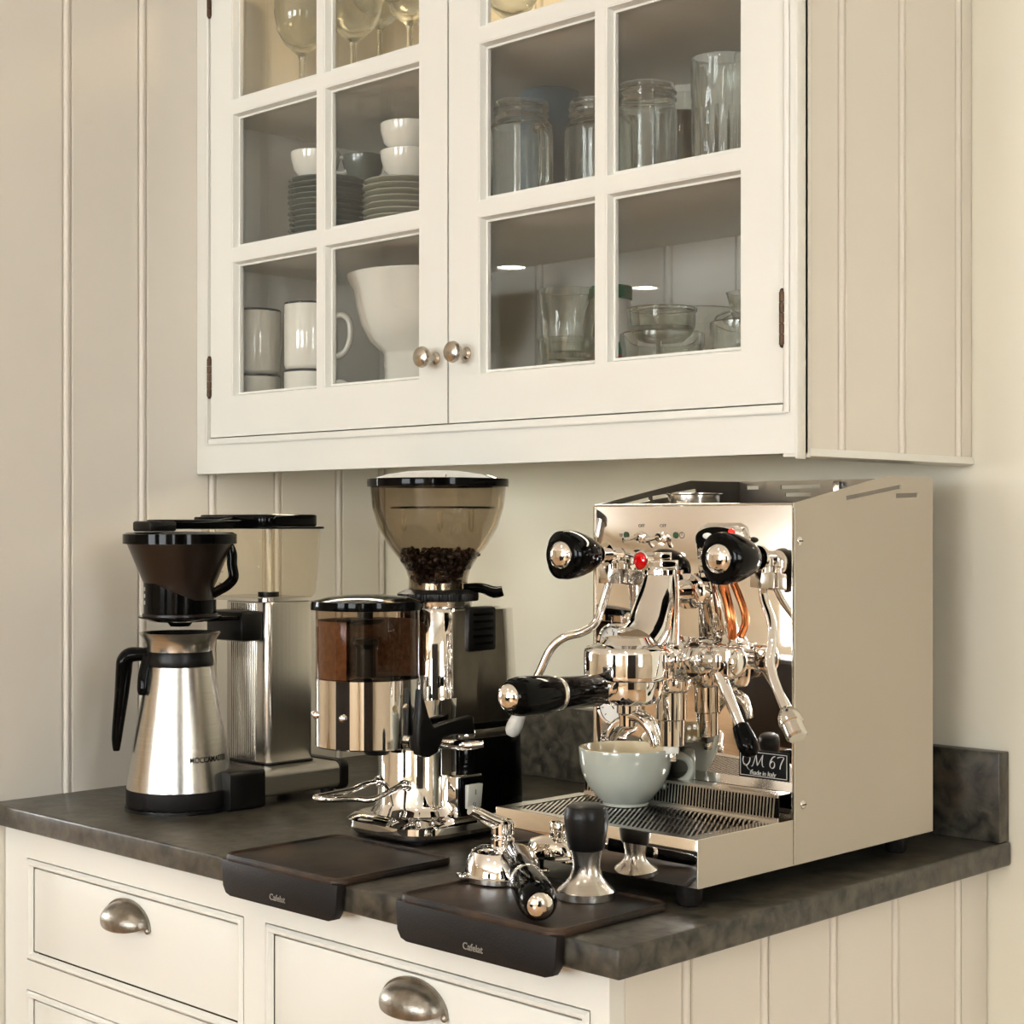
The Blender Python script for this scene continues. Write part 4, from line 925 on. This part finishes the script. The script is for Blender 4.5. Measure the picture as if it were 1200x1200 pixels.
d_ = (w1[-1]-w1[-2]).normalized()
MB().lathe([(.0044, -.004), (.0052, 0), (.0062, .010), (.0080, .022), (.0088, .030), (.0080, .037), (.0050, .041), (0, .042)], frame(w1[-1]-d_*.004, d_), 24).build('wand_tip', 'wand', wd, world=True)
s0 = Vector((-.060, EYF-.0155, 1.198))
w2 = [s0, at(896, 705, Y=.279), at(904, 728, Y=.270), at(905, 752, Y=.262), at(902, 772, Y=.256), at(906, 793, Y=.250), at(914, 815, Y=.245), at(922, 834, Y=.240)]
wd = valve(-.060, .2150, 1.2265, w2, None, 'water_wand', 'chrome')
d_ = (w2[-1]-w2[-2]).normalized()
MB().lathe([(.0046, -.002), (.0075, .001), (.0105, .006), (.0118, .012), (.0118, .016), (.0104, .017), (.0104, .030), (.0085, .032), (0, .032)], frame(w2[-1]-d_*.002, d_), 28).build('wand_tip', 'satin', wd, world=True)
# ------------------------------------------------------------------ filter holders
def handle_parts(root, p0, p1, r=.0160):
    d_ = (p1-p0).normalized(); L = (p1-p0).length; F_ = frame(p0, d_)
    MB().lathe([(0, 0), (.0080, 0), (.0095, .006), (r*.78, .012), (r*.86, .016)], F_, 28).build('ferrule', 'chrome', root)
    MB().lathe([(0, .0155), (r*.88, .0155), (r*.97, .018), (r*1.0, L*.52), (0, L*.52)], F_, 32).build('handle', 'black', root)
    MB().lathe([(0, L*.52), (r*.98, L*.52), (r*1.03, L*.53), (r*1.03, L*.555), (r*.98, L*.565), (0, L*.565)], F_, 32).build('handle_ring', 'chrome', root)
    MB().lathe([(0, L*.565), (r*1.02, L*.565), (r*1.14, L*.64), (r*1.18, L*.82), (r*1.17, L*.90), (r*1.06, L*.965), (r*.86, L), (0, L)], F_, 32).build('handle_grip', 'black', root)
    MB().lathe([(r*.80, L-.001), (r*.74, L+.0025), (r*.48, L+.0060), (0, L+.0074)], F_, 28).build('end_cap', 'mirror', root)
pf = thing('portafilter', 'black-handled chrome filter holder locked into the espresso machine above the cup', 'portafilter', (GXE, GYE, 1.105))
MB().lathe([(0, .0), (.0350, 0), (.0350, -.006), (.0335, -.018), (.0300, -.0235), (.018, -.0265), (0, -.0270)], None, 56).build('basket_holder', 'chrome', pf)
MB().lathe([(0, -.026), (.0125, -.026), (.0125, -.034), (.0105, -.036), (.0100, -.0470), (.0, -.0470)], None, 28).build('spout_stem', 'chrome', pf)
sp_ = MB().tube([(0, 0, -.036), (.016, 0, -.037), (.027, 0, -.044), (.033, 0, -.056), (.035, 0, -.064)], [.0070, .0072, .0068, .0058, .0052], 14, 4, flat=1.3).build('spout', 'chrome', pf)
MB().tube([(0, 0, -.042), (-.012, 0, -.046), (-.020, 0, -.054), (-.024, 0, -.062)], [.0070, .0070, .0064, .0052], 14, 4, flat=1.3).build('spout', 'chrome', pf)
tip1 = at(596, 817, X=GXE-.001)
handle_parts(pf, Vector((-.001, -.030, -.0090)), Vector((-.001, tip1.y-GYE, tip1.z-1.105)))
# ------------------------------------------------------------------ tamping mats
def mat_thing(x0, x1, yb, label):
    t = thing('tamping_mat', label, 'mat', ((x0+x1)/2, 0, T))
    yl = -.0125; r = .016
    outer = []
    pts = rrect(x0, x1, yl, yb, r)
    pts = [(x, y) if y > yl+r else (x, y) for x, y in pts]
    MB().prism(pts, T, T+.0055).build('pad', 'dusty', t, world=True, bevel=.0015)
    ring = MB(); n = len(pts); cx_, cy_ = (x0+x1)/2, (yl+yb)/2; inn = rrect(x0+.005, x1-.005, yl+.006, yb-.005, r-.005)
    v = [(x, y, T+.0054) for x, y in pts]+[(x, y, T+.0078) for x, y in rrect(x0+.001, x1-.001, yl+.001, yb-.001, r-.001)]+[(x, y, T+.0078) for x, y in rrect(x0+.0035, x1-.0035, yl+.0035, yb-.0035, r-.0035)]+[(x, y, T+.0054) for x, y in inn]
    f = [(k*n+i, k*n+(i+1) % n, (k+1)*n+(i+1) % n, (k+1)*n+i) for k in range(3) for i in range(n)]
    ring.add(v, f).build('raised_rim', 'dusty', t, world=True)
    # lip over the worktop edge
    lo = [(x0+.0005, T+.002), (x0+.003, .874), (x0+.008, .8665), (x0+.016, .8640), (x1-.016, .8640), (x1-.008, .8665), (x1-.003, .874), (x1-.0005, T+.002)]
    m_ = MB().prism(lo, -.0125, -.0008); m_.v = [(p[0], p[2], p[1]) for p in m_.v]
    lip = m_.build('front_lip', 'rubber', t, world=True, bevel=.002)
    lettering('Cafelat', .0092, FR(((x0+x1)/2+.001, -.0126, .8745)), 'greyink', t, bold=.00015)
    return t
mat_thing(-.552, -.357, .150, 'empty black rubber tamping mat hooked over the worktop edge before the grinder')
mat_thing(-.272, -.060, .146, 'black rubber tamping mat hooked over the worktop edge, carrying the tamper')
MTZ = T+.0058
# filter holder lying upside down on the right-hand mat
q = at(589, 1030, Z=MTZ)
p2 = thing('portafilter', 'chrome filter holder lying upside down on the mat beside the tamper', 'portafilter', (q.x, q.y, MTZ))
MB().lathe([(0, .0), (.0385, 0), (.0400, .0012), (.0400, .0060), (.0380, .0080), (.0365, .0180), (.0310, .0290), (.0220, .0330), (0, .0345)], None, 64).build('basket_holder', 'chrome', p2)
for a in (200, 20):
    d_ = Matrix.Rotation(radians(a), 3, 'Z') @ RV
    MB().box(-.004, .006, -.009, .009, .0035, .0085, Matrix.Translation(d_*.041) @ Matrix.Rotation(math.atan2(d_.y, d_.x), 4, 'Z')).build('locking_ear', 'chrome', p2, bevel=.0015)
MB().lathe([(0, .033), (.0118, .033), (.0120, .040), (.0100, .0415), (.0100, .0435), (.0115, .0450), (.0118, .0560), (.0095, .0590), (0, .0595)], None, 28).build('spout_stem', 'chrome', p2)
ee = at(551, 949, X=q.x-.012); ee = ee - Vector((q.x, q.y, MTZ))
MB().tube([(0, 0, .0540), Vector((0, 0, .0540))+(ee-Vector((0, 0, .054)))*.35+Vector((0, 0, -.001)), Vector((0, 0, .0540))+(ee-Vector((0, 0, .054)))*.75+Vector((0, 0, .000)), ee], [.0080, .0070, .0062, .0050], 16, 4, flat=1.2).build('spout', 'chrome', p2)
h0 = at(603, 1004, Z=MTZ+.0330); h1 = at(633, 1061, Z=MTZ+.0192)
d_ = (h1-h0).normalized()
handle_parts(p2, h0-Vector((q.x, q.y, MTZ))-d_*.010, h1-Vector((q.x, q.y, MTZ)), .0152)
# ring-shaped spring lying round the far side
q2 = at(640, 1024, Z=MTZ)
# tamper
q = at(687, 1052, Z=MTZ)
tm = thing('tamper', 'steel coffee tamper with a black bulbous grip standing on the mat', 'tamper', (q.x, q.y, MTZ))
MB().lathe([(0, 0), (.0272, 0), (.0278, .0006), (.0278, .0074), (.0270, .0085), (.0200, .0145), (.0155, .0205), (.0133, .0280), (.0133, .0330), (.0150, .0430), (.0160, .0462), (0, .0462)], None, 64).build('base', 'steelh', tm)
MB().lathe([(0, .0462), (.0165, .0462), (.0178, .0490), (.0200, .0640), (.0212, .0750), (.0208, .0820), (.0185, .0868), (.0140, .0890), (0, .0892)], None, 48).build('grip', 'black2', tm)
# ------------------------------------------------------------------ cup on the tray
q = at(733, 942, Z=TZ1+.0003)
cu_ = thing('cappuccino_cup', 'wide grey-blue cappuccino cup with cream inside, on the drip tray', 'cup', (q.x, q.y, TZ1+.0003))
MB().lathe([(0, .0015), (.0205, .0015), (.0215, 0), (.0240, 0), (.0245, .0030), (.0300, .0080), (.0395, .0200), (.0455, .0330), (.0482, .0450), (.0492, .0575), (.0488, .0592)], None, 64).build('bowl', 'cupblue', cu_)
MB().lathe([(.0488, .0590), (.0478, .0596), (.0468, .0580), (.0458, .0450), (.0430, .0340), (.0370, .0215), (.0270, .0110), (0, .0080)], None, 64).build('inside', 'cupcream', cu_)
MB().tube([RV*.0455+Vector((0, 0, .048)), RV*.055+Vector((0, 0, .0505)), RV*.0645+Vector((0, 0, .0465)), RV*.0690+Vector((0, 0, .0370)), RV*.0650+Vector((0, 0, .0275)), RV*.055+Vector((0, 0, .0215)), RV*.0430+Vector((0, 0, .0190)), RV*.0390+Vector((0, 0, .0200))], [.0050, .0046, .0042, .0042, .0044, .0046, .0048, .0050], 14, 4, flat=1.5).build('handle', 'cupblue', cu_)
# filter basket left on top of the machine
q = at(813, 590, Y=.385)
fb = thing('filter_basket', 'small steel filter basket lying on the cup shelf of the machine', 'basket', (q.x, q.y, 1.2723))
MB().lathe([(0, 0), (.0270, 0), (.0280, .0020), (.0285, .0190), (.0300, .0200), (.0318, .0205), (.0318, .0215), (.0295, .0215), (.0270, .0200), (.0262, .0020), (0, .0012)], None, 48).build('basket_wall', 'satin', fb)
# ------------------------------------------------------------------ things behind the glass
SB, SM, ST_ = SH
def shelfitem(px, Y, z): p = at(px, 400, Y=Y); return Vector((p.x, Y, z+.0003))
# mugs with navy rims
def mug(loc, rz, label, grp, H=.093, R=.0345):
    t = thing('mug', label, 'mug', loc, rz, grp)
    MB().lathe([(0, .002), (R-.004, 0), (R-.0015, .002), (R, .006), (R, H-.003), (R-.0008, H), (R-.003, H), (R-.0035, H-.003), (R-.0035, .006), (0, .0055)], None, 40).build('body', 'white', t)
    MB().lathe([(R-.0033, H-.0022), (R-.0034, H-.0002), (R-.0022, H+.0006), (R-.0004, H+.0001), (R+.0004, H-.0016), (R+.0003, H-.0028)], None, 40).build('rim_band', 'navy', t)
    MB().tube([(R-.001, 0, H*.80), (R+.012, 0, H*.83), (R+.022, 0, H*.74), (R+.024, 0, H*.52), (R+.019, 0, H*.32), (R+.009, 0, H*.22), (R-.001, 0, H*.20)], .0044, 12, 4, flat=1.3).build('handle', 'white', t)
    return t
HM = .0945
ms = [(301, .40, 235, 'at the far left'), (362, .405, 44, 'beside the footed bowl')]
for px, Y, a, wh in ms:
    b = shelfitem(px, Y, SB)
    mug(b, radians(a), 'lower white navy-rimmed mug of the stack %s of the bottom shelf' % ('at the far left' if px == 301 else 'nearest the footed bowl,'), 'white navy-rimmed mugs')
    mug(b+Vector((0, 0, HM)), radians(a), 'upper white navy-rimmed mug of the stack %s of the bottom shelf' % ('at the far left' if px == 301 else 'nearest the footed bowl,'), 'white navy-rimmed mugs')
b = shelfitem(640, .455, SB)
mug(b, radians(120), 'white navy-rimmed mug just left of the stacked glass tumblers', 'white navy-rimmed mugs', H=.068, R=.026)
# small white cup beside the mug stack
b = shelfitem(418, .50, SB); b.x += .0
mug(b, radians(200), 'small white navy-rimmed cup half hidden behind the footed bowl', 'white navy-rimmed mugs', H=.075, R=.03)
# footed bowl
b = shelfitem(492, .465, SB)
fbw = thing('footed_bowl', 'large white footed serving bowl on the bottom shelf', 'bowl', b)
S_ = spx(b); zt = 1.26+(HOR-326)/S_-b.z
def hz(py): return 1.26+(HOR-py)/S_-b.z
MB().lathe([(0, .0), (.070, 0), (.0705, .003), (.060, .009), (.051, .022), (.0475, hz(434)), (.0495, hz(431)), (.0490, hz(418)), (.0515, hz(414)), (.0670, hz(402)), (.0790, hz(383)), (.0870, hz(360)), (.0900, hz(342)), (.0980, hz(328)), (.0985, hz(324)), (.0960, hz(323)), (.0890, hz(334)), (.084, hz(355)), (.074, hz(382)), (.050, hz(410)), (0, hz(416))], None, 72).build('bowl', 'white', fbw)
# white dishes with dark rims right of it
for k in range(2):
    b = shelfitem(588, .52, SB+k*.0205)
    t = thing('soup_plate', ('upper' if k else 'lower')+' white dark-rimmed dish behind the footed bowl', 'dish', b, 0, 'white dark-rimmed dishes')
    MB().lathe([(0, 0), (.034, 0), (.036, .003), (.040, .015), (.041, .020), (.0395, .020), (.037, .012), (.030, .005), (0, .004)], None, 48).build('dish', 'white', t)
    MB().lathe([(.0396, .0196), (.0400, .0208), (.0412, .0205), (.0413, .0192)], None, 48).build('rim_band', 'navy', t)
# tumblers: faceted lower half
def tumbler(loc, label, R=.036, H=.088, grp=None, n=9):
    t = thing('tumbler', label, 'glass', loc, 0, grp)
    md = lambda a, z, j: 1+(.07*abs(cos(n*a/2)) if j in (2, 3, 4) else 0)
    MB().lathe([(0, .001), (R*.66, 0), (R*.70, .004), (R*.76, H*.28), (R*.80, H*.46), (R*.84, H*.54), (R*.97, H*.96), (R, H), (R-.0016, H+.0006), (R-.0024, H*.97), (R*.84-.0022, H*.56), (R*.72, H*.30), (R*.62, .009), (0, .007)], None, 54, mod=md).build('glass', 'glass', t)
    return t
b = shelfitem(667, .405, SB)
def hh(py, p): return 1.26+(HOR-py)/spx(p)-p.z
tumbler(b, 'lower glass tumbler of the pair stacked beside the green-lidded jar', R=.0385, H=hh(398, b), grp='glass tumblers')
tumbler(b+Vector((0, 0, hh(398, b)-.024)), 'upper glass tumbler of the pair stacked beside the green-lidded jar', R=.0385, H=hh(341, b)-hh(398, b)+.024, grp='glass tumblers')
# green lidded jar, one above the other
b = shelfitem(716, .47, SB); H = hh(350, b)
t = thing('cheese_shaker', 'white cylindrical shaker with green ribbed lid behind the stacked tumblers', 'jar', b)
MB().lathe([(0, 0), (.026, 0), (.027, .002), (.027, H-.016), (.0245, H-.006), (.0235, H), (0, H)], None, 36).build('body', 'white', t)
MB().lathe([(0, H-.002), (.0255, H-.002), (.0258, H+.013), (.0245, H+.0145), (0, H+.0145)], None, 80, mod=lambda a, z, j: 1+.012*cos(40*a)).build('lid', 'green', t)
zl = hh(418, b)
MB().lathe([(.0273, .012), (.0273, zl)], None, 36).build('label_band', 'redlab', t)
MB().lathe([(.0273, zl), (.0273, zl+.015)], None, 36).build('label_band', 'green', t)
# glass storage bowls
def gbowl(loc, label, R, H, grp='clear glass bowls', lipr=.003):
    t = thing('glass_bowl', label, 'bowl', loc, 0, grp)
    MB().lathe([(0, .001), (R*.84, 0), (R*.90, .003), (R*.945, H*.3), (R*.955, H*.82), (R, H*.86), (R, H-.001), (R-.001, H), (R*.955-.0026, H-.001), (R*.945-.0034, H*.3), (R*.84, .007), (0, .006)], None, 56).build('glass', 'glass', t)
    return t
b = shelfitem(776, .425, SB)
z1 = hh(391, b); z2 = hh(362, b)
gbowl(b, 'lower clear glass bowl of the wide stacked pair on the bottom shelf', .0490, z1)
gbowl(b+Vector((0, 0, z1+.0005)), 'upper clear glass bowl of the wide stacked pair on the bottom shelf', .0405, z2-z1)
b = shelfitem(816, .535, SB); gbowl(b, 'clear glass bowl standing behind the wide stacked pair', .052, hh(364, b))
b = shelfitem(870, .40, SB); b.x += .002; zr = hh(377, b)
gbowl(b, 'clear glass dish at the right end of the bottom shelf', .0370, zr)
tumbler(b+Vector((.008, .0, zr+.0008)), 'glass tumbler on the dish at the right end of the bottom shelf', R=.026, H=hh(345, b)-zr, grp='glass tumblers')
b = shelfitem(866, .622, SB); gbowl(b, 'clear glass bowl in the back right corner of the bottom shelf', .030, hh(366, b))
# ---- middle shelf: plates, cups, jars
ordn = ['bottom', 'second', 'third', 'fourth', 'fifth', 'sixth', 'seventh', 'eighth', 'ninth', 'tenth', 'eleventh', 'twelfth', 'thirteenth', 'fourteenth']
def plate(loc, label, R, m, grp):
    t = thing('saucer', label, 'plate', loc, 0, grp)
    MB().lathe([(0, .001), (R*.55, .0), (R*.58, .0015), (R*.80, .0055), (R*.97, .0088), (R, .0100), (R*.992, .0112), (R*.96, .0112), (R*.75, .0085), (R*.55, .0040), (0, .0035)], None, 48).build('plate', m, t)
    return t
def pstack(px, Y, R, top_py, m, what, grp):
    b = shelfitem(px, Y, SM); top = hh(top_py, b); n = max(3, round((top-.004)/.0076)); st = (top-.0112)/(n-1)
    t = None
    for k in range(n):
        nm = 'topmost' if k == n-1 else ordn[k]
        lab = '%s %s, %s' % (nm, what, 'counting up from the shelf') if 0 < k < n-1 else '%s %s' % (nm, what)
        j = Vector((random.uniform(-.0012, .0012), random.uniform(-.0012, .0012), k*st))
        if t is None: t = plate(b+j, lab, R, m, grp)
        else: dup(t, b+j, random.uniform(0, 6), lab)
    return b+Vector((0, 0, top+.0004))
tL = pstack(384, .43, .0555, 213, 'plated', 'dark saucer of the left stack', 'dark grey-green saucers')
tR = pstack(472, .415, .0530, 214, 'platec', 'pale saucer of the right stack', 'pale grey-green saucers')
def bowlcup(loc, label, R, H, m, grp, handle=None):
    t = thing('cup', label, 'cup', loc, 0, grp)
    MB().lathe([(0, .0012), (R*.52, 0), (R*.56, .001), (R*.60, .004), (R*.86, H*.35), (R*.98, H*.75), (R, H-.001), (R-.001, H), (R-.003, H-.001), (R*.93, H*.70), (R*.80, H*.34), (R*.5, .008), (0, .006)], None, 44).build('bowl', m, t)
    if handle is not None:
        d_ = Matrix.Rotation(handle, 3, 'Z') @ RV
        MB().tube([d_*(R*.95)+Vector((0, 0, H*.80)), d_*(R*1.25)+Vector((0, 0, H*.82)), d_*(R*1.42)+Vector((0, 0, H*.58)), d_*(R*1.20)+Vector((0, 0, H*.32)), d_*(R*.85)+Vector((0, 0, H*.30))], .0036, 10, 4, flat=1.4).build('handle', m, t)
    return t
bowlcup(tL+Vector((-.012, -.012, 0)), 'cream coffee cup on top of the dark saucers', .0350, .0400, 'white', 'coffee cups on the saucers', 0)
bowlcup(Vector((tL.x+.030, tL.y+.040, tL.z)), 'dark grey coffee cup on top of the dark saucers', .0300, .0370, 'plated', 'coffee cups on the saucers')
H1 = .0345
bowlcup(tR+Vector((.006, .004, 0)), 'lower pale coffee cup on the pale saucers', .0370, .0400, 'white', 'coffee cups on the saucers')
bowlcup(tR+Vector((.006, .004, .0365)), 'upper pale coffee cup on the pale saucers', .0370, .0400, 'white', 'coffee cups on the saucers')
# mason jar mugs
def mason(px, Y, top_py, R, neck, label, ha=None, m='glass'):
    b = shelfitem(px, Y, SM); H = hh(top_py, b)
    t = thing('jar_mug', label, 'jar', b, 0, 'clear glass jar mugs')
    MB().lathe([(0, .002), (R*.86, 0), (R*.96, .004), (R, .012), (R, H-.040), (R*.97, H-.030), (neck, H-.022), (neck+.0005, H-.0195), (neck+.0025, H-.0175), (neck+.0025, H-.0160), (neck, H-.0145), (neck+.0005, H-.0110), (neck+.0025, H-.0095), (neck+.0025, H-.0080), (neck, H-.0065), (neck+.0012, H-.003), (neck+.0004, H), (neck-.0026, H), (neck-.003, H-.020), (R*.94, H-.034), (R-.0035, H-.042), (R-.0035, .014), (R*.88, .008), (0, .007)], None, 56).build('glass', m, t)
    if ha is not None:
        d_ = Matrix.Rotation(ha, 3, 'Z') @ RV
        zz = lambda f: Vector((0, 0, H*f))
        MB().tube([d_*(R*.97)+zz(.70), d_*(R*1.22)+zz(.72), d_*(R*1.42)+zz(.62), d_*(R*1.46)+zz(.42), d_*(R*1.40)+zz(.22), d_*(R*1.20)+zz(.14), d_*(R*.97)+zz(.16)], .0050, 12, 4, flat=1.3).build('handle', m, t)
    return t
mason(611, .43, 121, .0400, .0325, 'left clear jar mug in front of the blue canister', radians(-62))
mason(700, .45, 120, .0400, .0325, 'middle clear jar mug, handle outward, right of the blue canister', radians(-40))
mason(757, .41, 101, .0365, .0330, 'wide-mouthed clear glass jar beside the olive-filled tumbler')
b = shelfitem(644, .56, SM)
t = thing('canister', 'matte blue-grey cylinder canister behind the glass jar mugs', 'canister', b)
MB().lathe([(0, 0), (.0385, 0), (.0392, .001), (.0392, hh(107, b)-.003), (.0380, hh(107, b)), (0, hh(107, b))], None, 48).build('body', 'blue', t)
# olive filled tumbler and tall ribbed glass
b = shelfitem(797, .485, SM); H = hh(107, b)
t = thing('tumbler', 'straight glass with olive yellow contents behind the tall glass', 'glass', b, 0, 'tall glasses')
MB().lathe([(0, .001), (.028, 0), (.030, .002), (.031, H), (.0298, H+.0005), (.0285, H-.002), (.0278, .006), (0, .005)], None, 48).build('glass', 'glass', t)
tag(MB().lathe([(0, .0062), (.0272, .0062), (.0276, H*.78), (0, H*.78)], Matrix.Translation(b), 36).build('olive_filling', 'juice'), 'olive yellow contents of the glass behind the tall glass', 'contents')
b = shelfitem(846, .405, SM); H = hh(70, b)
t = thing('tall_glass', 'tall thick glass ribbed on its lower half, rightmost on middle shelf', 'glass', b, 0, 'tall glasses')
md = lambda a, z, j: 1+(.03*cos(16*a) if j in (2, 3, 4) else 0)
MB().lathe([(0, .001), (.0300, 0), (.0315, .003), (.0325, H*.3), (.0328, H*.53), (.0338, H*.56), (.0350, H*.985), (.0346, H), (.0325, H), (.0318, H*.97), (.0305, H*.56), (.0290, .012), (0, .010)], None, 96, mod=md).build('glass', 'glass', t)
# ---- top shelf: stemmed glasses
def wine(px, Y, bowl_py, R, HB, label, dark=False):
    b = shelfitem(px, Y, ST_); zb = hh(bowl_py, b)
    t = thing('wine_glass', label, 'glass', b, 0, 'stemmed glasses on the top shelf')
    MB().lathe([(0, 0), (.0330, 0), (.0335, .0008), (.020, .0025), (.0055, .006), (.0040, .012), (.0038, zb-.012), (.0060, zb-.004), (.014, zb+.002), (R*.62, zb+.012), (R*.88, zb+.030), (R, zb+.055), (R*.97, zb+HB*.75), (R*.84, zb+HB), (R*.84-.0012, zb+HB), (R*.95-.001, zb+HB*.75), (R-.0014, zb+.055), (R*.86, zb+.031), (R*.58, zb+.0145), (.008, zb+.006), (0, zb+.005)], None, 48).build('glass', 'glass', t)
    return t
wine(354, .42, 62, .0400, .115, 'wine glass behind the left pane of the top shelf')
wine(414, .405, 45, .0420, .115, 'large wine glass in the middle of the top shelf, left door')
wine(480, .43, 25, .0400, .115, 'wine glass beside the left door knob stile on the top shelf')
wine(320, .52, 40, .0420, .12, 'wine glass at the back left corner of the top shelf')
wine(445, .54, 30, .0420, .12, 'wine glass at the back between the two front wine glasses')
wine(600, .42, 22, .0400, .11, 'wine glass behind the right door of the top shelf')
wine(545, .45, 22, .0400, .11, 'wine glass behind the meeting stiles of the doors')
